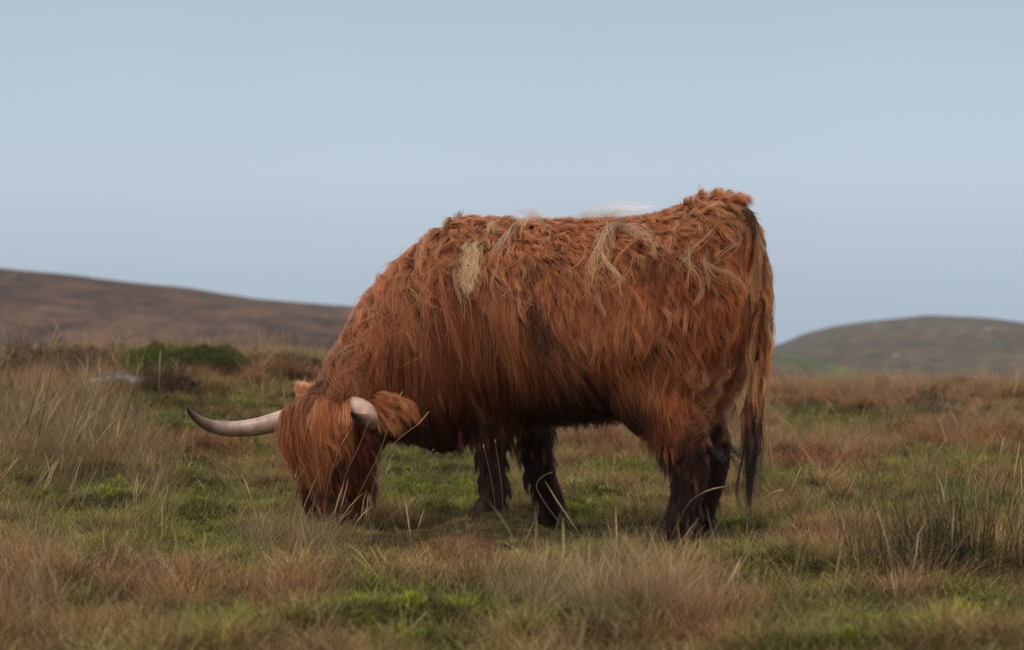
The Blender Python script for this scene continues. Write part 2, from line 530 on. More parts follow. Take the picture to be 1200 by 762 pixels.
# head: poll to muzzle
hk = [(-.05, .07, .05, -.02), (0, .115, .085, -.02), (.07, .125, .115, -.02), (.15, .125, .13, -.02), (.22, .105, .125, -.015), (.30, .080, .105, 0), (.38, .074, .085, .008), (.44, .078, .075, .008), (.475, .06, .055, .005)]
hks = spline(np.array(hk), 26)
rings = []
for n_, hw, hd, f0 in hks:
    rings.append(head(0, f0, n_) + (np.cos(ang) * hw)[:, None] * HL + (np.sin(ang) * hd)[:, None] * HF)
add(*loft(rings))
add(*sphere(head(0, -.10, .08), .10, .12, .12, (HL, HF, HN)))

raw = mesh_obj('raw', np.concatenate(Vs), Fs, None, smooth=False)
md = raw.modifiers.new('r', 'REMESH'); md.mode = 'VOXEL'; md.voxel_size = .016
ms_ = raw.modifiers.new('s', 'SMOOTH'); ms_.factor = .6; ms_.iterations = 9
dg = bpy.context.evaluated_depsgraph_get()
body_me = bpy.data.meshes.new_from_object(raw.evaluated_get(dg))
bpy.data.objects.remove(raw)
body_me.name = 'body'
body_me.materials.clear(); body_me.materials.append(m_skin)
body_me.polygons.foreach_set('use_smooth', np.ones(len(body_me.polygons), dtype=bool))
cow_root = empty('highland_cow', tuple(cow(.6, 0, 0)))
tag(cow_root, 'long-haired ginger highland cow with curved horns grazing on the rough moor', 'cow')
def attach(o, parent=None):
    parent = parent or cow_root
    o.parent = parent
    if parent is cow_root: o.matrix_parent_inverse = Matrix.Translation(cow_root.location).inverted()
    return o
body = bpy.data.objects.new('body', body_me); col.objects.link(body); attach(body)
bv = np.empty(len(body_me.vertices) * 3); body_me.vertices.foreach_get('co', bv); bv = bv.reshape(-1, 3)
body_me.calc_loop_triangles()
bt = np.empty(len(body_me.loop_triangles) * 3, dtype=np.int32); body_me.loop_triangles.foreach_get('vertices', bt); bt = bt.reshape(-1, 3)
bvh = BVHTree.FromPolygons(bv.tolist(), bt.tolist())

def surf_px(px, py, off=0.0):
    """the point of the flank that lies behind a photo pixel, found once at build time"""
    o = np.array([0, 0, CAM_H]); d = norm(wp(px, py, 10) - o)
    h = bvh.ray_cast(Vector(o), Vector(d))
    if h[0] is None:
        q = bvh.find_nearest(Vector(wp(px, py, 10.1)))
        return np.array(q[0]), np.array(q[1])
    return np.array(h[0]) + np.array(h[1]) * off, np.array(h[1])

# ------------------------------------------------------------------ hair strands
def curves_obj(name, P, rad, colr, mat, parent=None):
    """P (n,k,3) points, rad (n,k), colr (n,3)"""
    n, k = P.shape[:2]
    hc = bpy.data.hair_curves.new(name)
    hc.add_curves([k] * n)
    hc.attributes['position'].data.foreach_set('vector', P.astype(np.float32).ravel())
    ra = hc.attributes.get('radius') or hc.attributes.new('radius', 'FLOAT', 'POINT')
    ra.data.foreach_set('value', rad.astype(np.float32).ravel())
    ca = hc.attributes.new('hcol', 'FLOAT_COLOR', 'CURVE')
    ca.data.foreach_set('color', np.column_stack([colr, np.ones(n)]).astype(np.float32).ravel())
    hc.materials.append(mat)
    o = bpy.data.objects.new(name, hc); col.objects.link(o)
    attach(o, parent)
    return o

def grow(roots, nrm, d0, d1, length, lift, wave, k=12, tree=None, keep=.012, grav=.0, phase=None, wfreq=None):
    """guide strands: leave along d0, turn to d1, stay above the skin, wave sideways"""
    n = len(roots); P = np.zeros((n, k, 3)); P[:, 0] = roots
    pos = roots.copy(); step = (length / (k - 1))[:, None]
    ph = rng.uniform(0, 6.28, n) if phase is None else phase
    wf = rng.uniform(.6, 1.7, n) if wfreq is None else wfreq
    ph2 = rng.uniform(0, 6.28, n)
    lf = lift.copy()
    nr = nrm.copy()
    for j in range(1, k):
        t = j / (k - 1)
        d = d0 * (1 - t) ** 1.3 + d1 * (1 - (1 - t) ** 1.3)
        d = d - nr * np.sum(d * nr, 1, keepdims=True) * .9
        d = norm(d)
        sd_ = np.cross(d, nr)
        wv = wave * (np.sin(ph + wf * 6.28 * t))
        d = norm(d + nr * (lf * (1 - t * .85))[:, None] + sd_ * wv[:, None] + np.array([0, 0, -1]) * grav * t)
        d = norm(d + nr * (wave * .45 * np.sin(ph2 + wf * 6 * t))[:, None])
        pos = pos + d * step
        if tree is not None:
            for i in range(n):
                q = tree.find_nearest(Vector(pos[i]))
                if q[0] is None: continue
                c = np.array(q[0]); nn = np.array(q[1]); dd = float(np.dot(pos[i] - c, nn))
                want = keep * min(1, j / 2)
                if dd < want: pos[i] = pos[i] + nn * (want - dd)
                nr[i] = nn
            nr = norm(nr)
        P[:, j] = pos
    return P

def fill(guides, groot, gn, roots, gi, spread_end, lenj, frizz, stray=.06):
    """strands that follow their lock's guide and gather towards its tip"""
    n = len(roots); k = guides.shape[1]
    G = guides[gi]
    L = np.clip(lenj, .3, 1.0)
    tt = np.linspace(0, 1, k)[None] * L[:, None] * (k - 1)
    i0 = np.clip(tt.astype(int), 0, k - 2); f = (tt - i0)[..., None]
    ar = np.arange(n)[:, None]
    path = G[ar, i0] * (1 - f) + G[ar, i0 + 1] * f
    path = path - G[:, :1]
    t = np.linspace(0, 1, k)
    off = roots - groot[gi]
    st = rng.random(n) < stray
    se = np.where(st, rng.uniform(.8, 1.8, n), spread_end)
    sp = 1 - (1 - se[:, None]) * (t[None] ** .8)
    base = groot[gi][:, None] + off[:, None] * sp[..., None]
    segl = np.linalg.norm(np.diff(path, axis=1), axis=2).sum(1)
    a1 = norm(rng.normal(size=(n, 3))); a2 = norm(rng.normal(size=(n, 3)))
    fz = frizz * segl * np.where(st, 2.5, 1.0)
    w1 = (np.sin(t[None] * rng.uniform(3, 9, n)[:, None] + rng.uniform(0, 6, n)[:, None]))
    w2 = (np.sin(t[None] * rng.uniform(6, 16, n)[:, None] + rng.uniform(0, 6, n)[:, None]))
    w1 = w1 - w1[:, :1]; w2 = w2 - w2[:, :1]
    P = base + path + (fz[:, None] * w1 * t)[..., None] * a1[:, None] + (.4 * fz[:, None] * w2 * t)[..., None] * a2[:, None]
    return P, st

def sample_body(n, wfun):
    A, B, C_ = bv[bt[:, 0]], bv[bt[:, 1]], bv[bt[:, 2]]
    cr = np.cross(B - A, C_ - A); ar = np.linalg.norm(cr, axis=1) / 2
    tn = norm(cr); ce = (A + B + C_) / 3
    wgt = ar * wfun(ce, tn)
    idx = rng.choice(len(bt), n, p=wgt / wgt.sum())
    r1 = np.sqrt(rng.random(n))[:, None]; r2 = rng.random(n)[:, None]
    return A[idx] * (1 - r1) + B[idx] * (r1 * (1 - r2)) + C_[idx] * (r1 * r2), tn[idx]

def to_px(P):
    c, s = math.cos(PITCH), math.sin(PITCH)
    x = P[:, 0]; y = P[:, 1]; z = P[:, 2] - CAM_H
    yc = y * c + z * s; zc = -y * s + z * c
    return 600 + x / yc * FPX, 381 - zc / yc * FPX

def local(P):
    q = P - O
    return q @ U, q @ NN, P[:, 2]
def headco(P):
    q = P - HP
    return q @ HL, q @ HF, q @ HN

def wfun(ce, tn):
    u, n, z = local(ce)
    side = np.where(tn @ NN > -.35, 1.0, .35)
    hl, hf, hn = headco(ce)
    muzzle = (hn > .40) & (np.abs(hl) < .12) & (np.abs(hf) < .2)
    w_ = side * np.where(muzzle, .05, 1.0)
    w_ = w_ * np.where(tn[:, 2] > .5, 1.2, 1.0)
    return w_

def coat_params(R, nr):
    u, n, z = local(R)
    hl, hf, hn = headco(R)
    onhead = (np.abs(hl) < .2) & (hf > -.16) & (hf < .25) & (hn > -.08) & (hn < .6) & (u > 1.35)
    leg = smooth(-z, -.52, -.38) * (1 - onhead)
    neck = smooth(u, 1.1, 1.35) * (1 - onhead)
    top = smooth(nr[:, 2], .25, .8)
    # comb: down, towards the rear, tousled on the back
    back = -U
    jit = norm(rng.normal(size=R.shape))
    n1_ = perlin(u * 3.1 + 5, z * 3.1 + n * 2)[:, None]; n2_ = perlin(u * 2.3 - 9, z * 2.7 + 20 + n * 2)[:, None]
    fl = (np.array([0, 0, -1.0])[None] * (1 - .3 * top[:, None]) + back[None] * (.30 + .75 * top[:, None] + .55 * n1_) * (1 - leg[:, None])
          + NN[None] * np.sign(n + .02)[:, None] * top[:, None] * .45 + U[None] * n2_ * .55 * (1 - leg[:, None]))
    # shoulder and neck hair hangs straighter, a touch forward
    fl = fl + (U[None] * .30 + np.array([0, 0, -1.0]) * .6) * neck[:, None]
    rump = smooth(-u, -.22, -.02) * smooth(z, .9, 1.1)
    fl = fl + (ZZ[None] * .9 + back[None] * .5) * (rump * smooth(z, 1.15, 1.32))[:, None]
    fl = norm(fl) + jit * (.16 + .22 * top[:, None])
    ln = .14 + .080 * smooth(-z, -1.2, -.85) + .05 * neck - .02 * top
    ln = ln + .03 * smooth(u, .9, 1.1) * smooth(-z, -1.0, -.6)
    ln = ln * (1 - .42 * smooth(-z, -.78, -.58))
    ln = np.where(leg > .3, .050 + .05 * (1 - leg), ln)
    ln = np.where(onhead, .075, ln)
    hn_ = np.clip(hn, 0, .5)
    fl = np.where(onhead[:, None], HN[None] + jit * .2 + HF[None] * .1, fl)
    lift = .20 + .45 * top + .15 * rng.random(len(R)) + .2 * rump
    lift = np.where(leg > .5, .30, lift); lift = np.where(onhead, .25, lift)
    belly = smooth(-nr[:, 2], .3, .8)
    ln = ln * (1 - .25 * belly)
    wave = .12 + .22 * rng.random(len(R)) + .26 * top + .25 * smooth(-u, -.55, -.1) * smooth(z, .7, .9)
    wave = np.where(neck > .5, wave * .6, wave); wave = np.where(leg > .5, .3, wave)
    return norm(fl), ln * rng.uniform(.75, 1.25, len(R)), lift, wave, leg, onhead, top, neck

DARKP = [(624, 362, 16, 34, .8), (590, 340, 9, 20, .9), (614, 306, 14, 9, .7), (650, 305, 8, 18, .5), (758, 388, 22, 24, .55), (750, 300, 28, 14, .45), (492, 470, 24, 55, .7), (725, 460, 50, 18, .6), (480, 360, 10, 30, .4), (545, 380, 7, 30, .4), (690, 330, 8, 22, .4), (855, 252, 14, 9, .5), (415, 562, 42, 36, .75), (440, 510, 20, 22, .6), (690, 470, 80, 26, .65), (610, 475, 45, 30, .6), (855, 250, 16, 10, .4), (700, 330, 10, 8, .3)]  # dark coat patches; gaps between locks and flank shade put into the colour
def coat_color(R, leg, onhead, top, n_each, clump_r):
    u, n, z = local(R)
    px, py = to_px(R)
    a = np.array([.56, .175, .052]); b = np.array([.25, .054, .015]); blond = np.array([.72, .40, .17]); dark = np.array([.017, .008, .006])
    m = (clump_r * .8 + n_each * .2)[:, None]
    tone = smooth(fbm(u * 4.5 + 8, z * 4.5 + n, 3), -.5, .6)[:, None]
    c = b + (a - b) * np.clip(m * (.45 + .9 * tone), 0, 1)
    bl = (smooth(n_each, .9, 1.0) * .25 + smooth(clump_r, .80, 1.0) * .40) * (1 - leg) * smooth(z, .45, .8)
    bl = bl + .10 * top
    # paler hair on the rear of the thigh and in patches along the back
    pn = perlin(u * 4 + 2, z * 4 + 11)
    bl = bl + .16 * smooth(pn, .1, .6) * smooth(z, .8, 1.1) 
    c = c + (blond - c) * np.clip(bl, 0, .8)[:, None]
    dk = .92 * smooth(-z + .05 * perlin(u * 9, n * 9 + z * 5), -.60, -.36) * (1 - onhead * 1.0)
    low = .88 * smooth(-z + .12 * perlin(u * 3, n * 3 + z * 3), -1.04, -.60) * (1 - onhead) * smooth(u, .16, .3)  # lower flank: some dark hair, plus belly shade put into the colour
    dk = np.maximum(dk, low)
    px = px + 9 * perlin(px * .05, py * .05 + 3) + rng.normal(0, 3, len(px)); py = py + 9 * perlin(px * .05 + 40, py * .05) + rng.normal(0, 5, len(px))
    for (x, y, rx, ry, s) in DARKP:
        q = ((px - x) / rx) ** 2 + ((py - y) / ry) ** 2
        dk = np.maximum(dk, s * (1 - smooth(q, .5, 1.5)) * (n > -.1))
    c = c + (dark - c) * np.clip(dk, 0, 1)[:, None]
    return c

NG = 9500
NH = 235000
GR, GN_ = sample_body(NG, wfun)
fl, ln, lift, wave, leg, onhead, top, neck = coat_params(GR, GN_)
d0 = norm(fl + GN_ * .4)
guides = grow(GR, GN_, d0, norm(fl + np.array([0, 0, -.9]) * (1 - top[:, None] * .5)), ln, lift, wave, k=13, tree=bvh, keep=.010)
kd = KDTree(NG)
for i, v in enumerate(GR): kd.insert(Vector(v), i)
kd.balance()
HR, HNr = sample_body(NH, wfun)
jr = HR + rng.normal(scale=.006, size=HR.shape)
gi = np.array([kd.find(Vector(v))[1] for v in jr])
dn = np.linalg.norm(HR - GR[gi], axis=1)
sel = dn < .06
HR, gi = HR[sel], gi[sel]
_, _, _, _, hleg, hon, htop, hneck = coat_params(HR, HNr[sel])
n = len(HR)
P, st = fill(guides, GR, GN_, HR, gi, np.where(htop > .4, rng.uniform(.35, 1.1, n), 1) * np.where(htop > .4, 1, np.where(rng.random(n) < .72 - .35 * htop, rng.uniform(.12, .50, n), rng.uniform(.5, 1.1, n))), rng.uniform(.40, 1.05, n), .04, stray=.12)
clr = rng.random(NG)[gi]
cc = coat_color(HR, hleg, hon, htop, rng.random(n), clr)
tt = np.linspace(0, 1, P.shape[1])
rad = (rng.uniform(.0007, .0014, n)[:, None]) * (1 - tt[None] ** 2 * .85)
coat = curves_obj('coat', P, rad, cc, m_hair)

def lock(path, nh, width, colr, spread_end=.5, frizz=.02, r=.0008, cvar=.15, endw=None):
    """a free lock of hair along a 3D path; roots spread over `width`"""
    path = spline(path, 16)
    root = path[0]
    n = nh
    offs = rng.normal(scale=width / 2, size=(n, 3))
    P, st = fill(path[None], path[:1], None, root + offs, np.zeros(n, int), rng.uniform(spread_end * .4, spread_end * 1.6, n), rng.uniform(.6, 1.05, n), frizz, stray=.08)
    tt = np.linspace(0, 1, 16)
    rad = (rng.uniform(.7, 1.3, n)[:, None] * r) * (1 - tt[None] ** 2 * .8)
    c = np.array(colr)[None] * rng.uniform(1 - cvar, 1 + cvar, (n, 1)) * rng.uniform(.94, 1.06, (n, 3))
    return P, rad, c
def join_locks(name, lst, parent=None):
    if name in ('mane', 'forelock', 'cheek_hair'):       # dark brown hair plus shade put into the colour towards brisket and muzzle
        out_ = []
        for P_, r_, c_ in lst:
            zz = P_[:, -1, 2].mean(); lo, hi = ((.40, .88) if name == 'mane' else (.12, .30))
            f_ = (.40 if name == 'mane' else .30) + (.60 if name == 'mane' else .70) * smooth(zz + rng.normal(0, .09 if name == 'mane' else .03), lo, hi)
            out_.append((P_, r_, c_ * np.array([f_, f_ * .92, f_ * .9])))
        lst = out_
    return curves_obj(name, np.concatenate([a[0] for a in lst]), np.concatenate([a[1] for a in lst]), np.clip(np.concatenate([a[2] for a in lst]), 0, .95), m_hair, parent)
def px_path(pts, off=.05):
    q = [surf_px(x, y) for x, y in pts]
    m = len(q)
    return np.array([p + nn * (off * (.4 + .6 * min(1, 3 * i / (m - 1) + .2))) for i, (p, nn) in enumerate(q)])

ginger = (.48, .15, .046); ginger2 = (.60, .23, .08); blond = (.58, .34, .15); pale = (.66, .43, .22); darkh = (.03, .012, .008)
# pale locks lying over the flank
L = []
for k_ in range(24):
    x0 = rng.normal(568, 5); y0 = rng.uniform(286, 330); x0 -= (y0 - 286) * .12; le = rng.uniform(22, 42); cu = rng.normal(0, 4)
    L.append(lock(px_path([(x0, y0), (x0 - 4 + cu, y0 + le * .35), (x0 - 3 - cu, y0 + le * .7), (x0 - 1 + cu, y0 + le)], .075), 13, .014, (.72, .45, .215), .9, .09, .0008))
L.append(lock(px_path([(575, 262), (580, 275), (574, 290)], .06), 40, .012, blond, .7, .07))
for k_ in range(5):
    j = rng.normal(scale=3, size=2)
    L.append(lock(px_path([(732 + j[0], 268), (715 + j[0], 285), (703 + j[1], 305), (699, 325 + j[1] * 2), (703 + j[0] * 2, 345)], .075), 8, .016, pale, .9, .08, .0005))
    L.append(lock(px_path([(722, 274 + j[0]), (740, 278 + j[1]), (758, 285 + j[0]), (776 + j[0], 292 + j[1] * 2), (795, 306 + j[0] * 2)], .07), 8, .016, pale, .9, .08, .0005))
L.append(lock(px_path([(712, 286), (710, 305), (718, 318), (730, 327), (735, 340)], .07), 22, .006, pale, .6, .04))
L.append(lock(px_path([(825, 308), (836, 318), (850, 328), (858, 340), (868, 348)], .07), 24, .008, blond, .7, .04))
L.append(lock(px_path([(640, 262), (626, 268), (616, 276), (612, 290)], .06), 36, .024, pale, .9, .10, .0006))
L.append(lock(px_path([(605, 275), (600, 290), (592, 305), (586, 315)], .07), 18, .014, (.6, .42, .27), .8, .07, .0006))
for k_ in range(38):
    x0 = rng.uniform(430, 850); y0 = np.interp(x0, [430, 520, 800, 850], [370, 275, 265, 250]) + rng.uniform(0, 45)
    dx = rng.normal(0, 16); le = rng.uniform(35, 80)
    cu = rng.normal(0, 12)
    L.append(lock(px_path([(x0, y0), (x0 + dx * .4 + cu, y0 + le * .35), (x0 + dx + cu * .5, y0 + le * .7), (x0 + dx * 1.2 - cu, y0 + le)], .075), int(rng.uniform(4, 12)), .009, blond if rng.random() < .45 else ginger2, .7, .06, .0007))
# white wisps blowing off the back
for k_ in range(5):
    b0 = cow(.50 + rng.uniform(-.08, .08), -.05, 1.29)
    L.append(lock(np.array([b0, b0 + (-.06, 0, .045), b0 + (-.02 + .1 * k_ / 5, 0, .075), b0 + (.10, -.02, .085), b0 + (.17, -.02, .08)]), 22, .025, (.9, .87, .80), .9, .07, .00055))
join_locks('pale_hair_lock', L)

# mane on the crest and throat curtain: long hair hanging from neck and shoulder
L = []
for k_ in range(170):
    t_ = rng.random(); x0 = np.interp(t_, [0, .3, .7, 1], [532, 480, 425, 380]) + rng.normal(0, 10)
    y0 = np.interp(t_, [0, .3, .7, 1], [262, 300, 375, 440]) + abs(rng.normal(0, 22)) + 6
    le = rng.uniform(40, 90); fw = rng.uniform(-14, 6) * (.3 + t_); cu = rng.normal(0, 7)
    cc_ = [ginger, ginger2, ginger2, (.46, .22, .09), (.22, .05, .017)][rng.integers(5)]
    L.append(lock(px_path([(x0, y0), (x0 + fw * .5 + cu, y0 + le * .33), (x0 + fw - cu * .5, y0 + le * .66), (x0 + fw + cu, y0 + le)], .06), int(rng.uniform(20, 45)), .012, cc_, .7, .05, .0008))
for k_ in range(120):     # straight shoulder skirt
    x0 = rng.uniform(465, 605); y0 = rng.uniform(310, 440)
    le = rng.uniform(70, 105); fw = rng.uniform(5, 26) if x0 > 500 else rng.uniform(-5, 10)
    cu = rng.normal(0, 3)
    q = rng.random()
    cc_ = (.36, .10, .032) if q < .45 else ((.52, .19, .066) if q < .75 else (.20, .050, .017))
    y1 = min(y0 + le, 512)
    L.append(lock(px_path([(x0, y0), (x0 + fw * .3 + cu, y0 * .66 + y1 * .34), (x0 + fw * .7, y0 * .33 + y1 * .67), (x0 + fw, y1)], .065), int(rng.uniform(14, 34)), .016, cc_, .8, .05, .0008))
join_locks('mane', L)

# forelock falling from the poll over the face
L = []
for k_ in range(190):
    l0 = rng.uniform(-.12, .125); f0 = rng.uniform(-.06, .09); n0 = -.055 + .02 * abs(l0) / .12 + rng.uniform(-.012, .01)
    a = head(l0, f0, n0)
    ol = l0 * (rng.uniform(.9, 1.3) if l0 < 0 else rng.uniform(1.1, 1.9)) + rng.normal(0, .012)
    ff = rng.uniform(.12, .18)
    le = rng.uniform(.14, .37) * (1 - .15 * abs(l0) / .12)
    if l0 > .03: le *= .75
    cu = rng.normal(0, .012)
    pts = [a, head((l0 + ol) / 2, f0 * .5 + ff * .65, n0 + .01), head(ol, ff, n0 + .07), head(ol + cu, ff + .01, n0 + .07 + le * .4), head(ol - cu, ff * .92, n0 + .07 + le * .75), head(ol * .88 + cu, ff * .82, n0 + .07 + le)]
    q = rng.random()
    cc_ = ginger if q < .35 else (ginger2 if q < .62 else ((.56, .26, .10) if q < .78 else (.15, .034, .012)))
    L.append(lock(np.array(pts), int(rng.uniform(24, 50)), .015, cc_, .75, .045, .0008))
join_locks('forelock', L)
# cheek hair
L = []
for k_ in range(170):
    l0 = rng.uniform(-.13, .14); n0 = rng.uniform(.06, .36); f0 = rng.uniform(-.10, .10)
    s_ = 1 if l0 > 0 else -1
    l0 = s_ * np.interp(n0, [.08, .3, .36], [.125, .085, .078])
    a = head(l0, f0, n0); le = rng.uniform(.08, .15)
    pts = [a, head(l0 + s_ * .035, f0 + .01, n0 + le * .3), head(l0 + s_ * .045 + rng.normal(0, .012), f0 + .01, n0 + le * .7), head(l0 + s_ * .035, f0, n0 + le)]
    L.append(lock(np.array(pts), 34, .014, (.17, .042, .015) if rng.random() < .7 else ginger, .5, .05, .0008))
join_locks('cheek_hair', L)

# ---- tail
tail_path = [cow(-.02, .0, 1.335), cow(-.10, -.005, 1.335), wp(880, 262, 9.88), wp(889, 300, 9.84), wp(892, 380, 9.80), wp(884, 450, 9.80), wp(875, 500, 9.80)]
V, F = loft(tube(tail_path, [.034, .030, .024, .020, .015, .011, .006], k=12, flat=NN, n=40))
tail = attach(mesh_obj('tail', V, F, m_skin))
L = []
tp = spline(tail_path, 40)
for k_ in range(330):
    fr = rng.uniform(.06, .97) if k_ > 70 else rng.uniform(.04, .35); i = int(fr * 39)
    a_ = rng.uniform(0, 6.28); out_ = np.array([math.cos(a_), math.sin(a_), 0])
    b0 = tp[i] + out_ * .018
    le = (rng.uniform(.14, .30) if fr > .2 else rng.uniform(.10, .18)) * (1 if fr < .75 else .85)
    wd = rng.uniform(.02, .056) * (1 - .85 * smooth(fr, .45, 1))
    off = out_ * np.array([1, .6, 0]) * wd
    cu = rng.normal(0, .0035, 3)
    down = np.array([-.03, 0, -1.0]) if fr > .2 else norm(np.array([.12, -.15, -1.0]))
    pts = [b0, b0 + off * .5 + down * le * .25 + cu, b0 + off * .9 + down * le * .6 - cu, b0 + off * .75 + down * le + cu]
    zt = pts[-1][2]; q = rng.random()
    cA = np.array([.54, .19, .06]) if q < .45 else (np.array([.68, .36, .15]) if q < .85 else np.array([.20, .05, .017]))
    dk = smooth(-zt + rng.normal(0, .05), -.56, -.26)
    cA = cA * (1 - dk) + np.array([.03, .015, .010]) * dk
    L.append(lock(np.array(pts), 38, .010, tuple(cA), .6, .035, .0008))
for k_ in range(75):       # hair of the tail head, tousled upwards
    u_, n_ = rng.uniform(-.13, .14), rng.uniform(-.10, .12)
    q = bvh.find_nearest(Vector(cow(u_, n_, 1.40))); p0, nn = np.array(q[0]), np.array(q[1])
    d_ = norm(nn * .8 + ZZ * rng.uniform(.1, .6) - U * rng.normal(.3, .4) + NN * rng.normal(.1, .3)); le = rng.uniform(.04, .10)
    pts = [p0, p0 + d_ * le * .4, p0 + d_ * le * .8 - U * .01, p0 + d_ * le * .9 - U * .03 + (0, 0, -.02)]
    L.append(lock(np.array(pts), 36, .014, ginger if rng.random() < .6 else ((.42, .17, .065) if rng.random() < .6 else (.14, .035, .013)), .4, .06, .0008))
for k_ in range(24):       # switch: dark wet points
    b0 = tp[int(rng.uniform(30, 39))] + rng.normal(scale=.008, size=3) * np.array([1, 1, .3])
    zend = rng.uniform(.05, .34)
    x_ = float(np.clip(rng.normal(0, .008), -.014, .014)); cu = rng.normal(0, .010)
    pts = [b0, np.array([b0[0] + x_, b0[1], b0[2] * .65 + zend * .35]), np.array([b0[0] + x_ * 1.3 + cu - .01, b0[1] - .01, b0[2] * .3 + zend * .7]), np.array([b0[0] + x_ - cu - .012, b0[1] - .01, zend])]
    L.append(lock(np.array(pts), 24, .010, (.022, .012, .009), .22, .03, .0009))
L.append(lock(np.array([wp(895, 470, 9.84), wp(905, 480, 9.84), wp(918, 492, 9.84), wp(930, 500, 9.84)]), 8, .012, blond, .8, .05, .0005))
join_locks('tail_hair', L, None)
th = bpy.data.objects['tail_hair']; th.parent = tail; th.matrix_parent_inverse = Matrix.Identity(4)
tail_h = th

# ---- hair on the lower legs (feathering) and hind quarter fringe
L = []
for (hp, d_), near in zip(HOOF, (1, 0, 1, 0)):
    for k_ in range(84 if near else 60):
        z0 = rng.uniform(.06, .42) if k_ < 70 else rng.uniform(.30, .50); a_ = rng.uniform(0, 6.28)
        q = bvh.find_nearest(Vector(hp + np.array([math.cos(a_) * .12, math.sin(a_) * .12, z0])))
        p0, nn = np.array(q[0]), np.array(q[1])
        le = min(rng.uniform(.05, .12), max(.045, p0[2] - hp[2] - .01))
        pts = [p0, p0 + nn * .018 + (0, 0, -le * .35), p0 + nn * .026 + (0, 0, -le * .7) - U * .006, p0 + nn * .022 + (0, 0, -le) - U * rng.uniform(0, .015)]
        L.append(lock(np.array(pts), 24, .012, tuple(np.array([.017, .008, .006]) + np.array([.22, .065, .02]) * float(smooth(p0[2] - hp[2] + rng.normal(0, .04), .30, .50))), .45, .04, .0008))
for k_ in range(70):     # fringe on the front and back of the thigh down to the hock
    x0 = rng.uniform(800, 850); y0 = rng.uniform(420, 530)
    p0, nn = surf_px(x0, y0); le = rng.uniform(.07, .13)
    pts = [p0, p0 + nn * .03 + (0, 0, -le * .3) - U * rng.normal(.01, .02), p0 + nn * .04 + (0, 0, -le * .65) - U * rng.normal(0, .03), p0 + nn * .035 + (0, 0, -le) - U * rng.normal(0, .03)]
    dk = smooth(p0[2], .42, .56)
    c_ = np.array([.024, .010, .007]) * (1 - dk) + (np.array([.34, .105, .034]) if rng.random() < .65 else np.array([.44, .19, .07])) * dk
    L.append(lock(np.array(pts), 24, .018, tuple(c_), .75, .09, .0008))
join_locks('leg_hair', L)

# belly fringe
L = []
for k_ in range(110):
    u0 = rng.uniform(.46, 1.2); n0 = rng.uniform(-.05, .25)
    q = bvh.ray_cast(Vector(cow(u0, n0, .2)), Vector((0, 0, 1)))
    if q[0] is None: continue
    p0 = np.array(q[0]); 
    if p0[2] < .36 or p0[2] > .62: continue
    le = rng.uniform(.02, .055)
    pts = [p0, p0 + (0, 0, -le * .4) - U * .01, p0 + (0, 0, -le * .8) - U * .025, p0 + (0, 0, -le) - U * .04]
    L.append(lock(np.array(pts), 26, .03, (.03, .010, .006), .5, .06, .0007))
join_locks('belly_hair', L)

# ---- ears, horns, eyes, muzzle, hooves
def set_attr(me, name, vals):
    a = me.attributes.new(name, 'FLOAT', 'POINT'); a.data.foreach_set('value', np.asarray(vals, dtype=np.float32))

def horn(s):
    keys = [head(s * .085, 0, -.012), head(s * .16, .012, .0), head(s * .25, .055, .022), head(s * .345, .135, .040 if s < 0 else .060), head(s * .425, .24, .032 if s < 0 else .058)] + ([head(s * .455, .325, -.004), head(s * .463, .375, -.045), head(s * .462, .40, -.075)] if s < 0 else [head(.458, .315, .046), head(.480, .365, .030), head(.492, .392, .016)])
    rr = [.046, .046, .043, .038, .031, .022, .012, .003]
    R = tube(keys, rr, k=28, flat=HN, n=64)
    # growth rings near the base
    C_ = [r.mean(0) for r in R]
    R = [c + (r - c) * (1 + .025 * math.sin(i * 1.9) * max(0, 1 - i / 26)) for i, (r, c) in enumerate(zip(R, C_))]
    V, F = loft(R)
    o = mesh_obj('horn', V, F, m_horn)
    set_attr(o.data, 'tt', np.repeat(np.linspace(0, 1, 64), 28))
    attach(o)
    return o
horn(-1); horn(1)

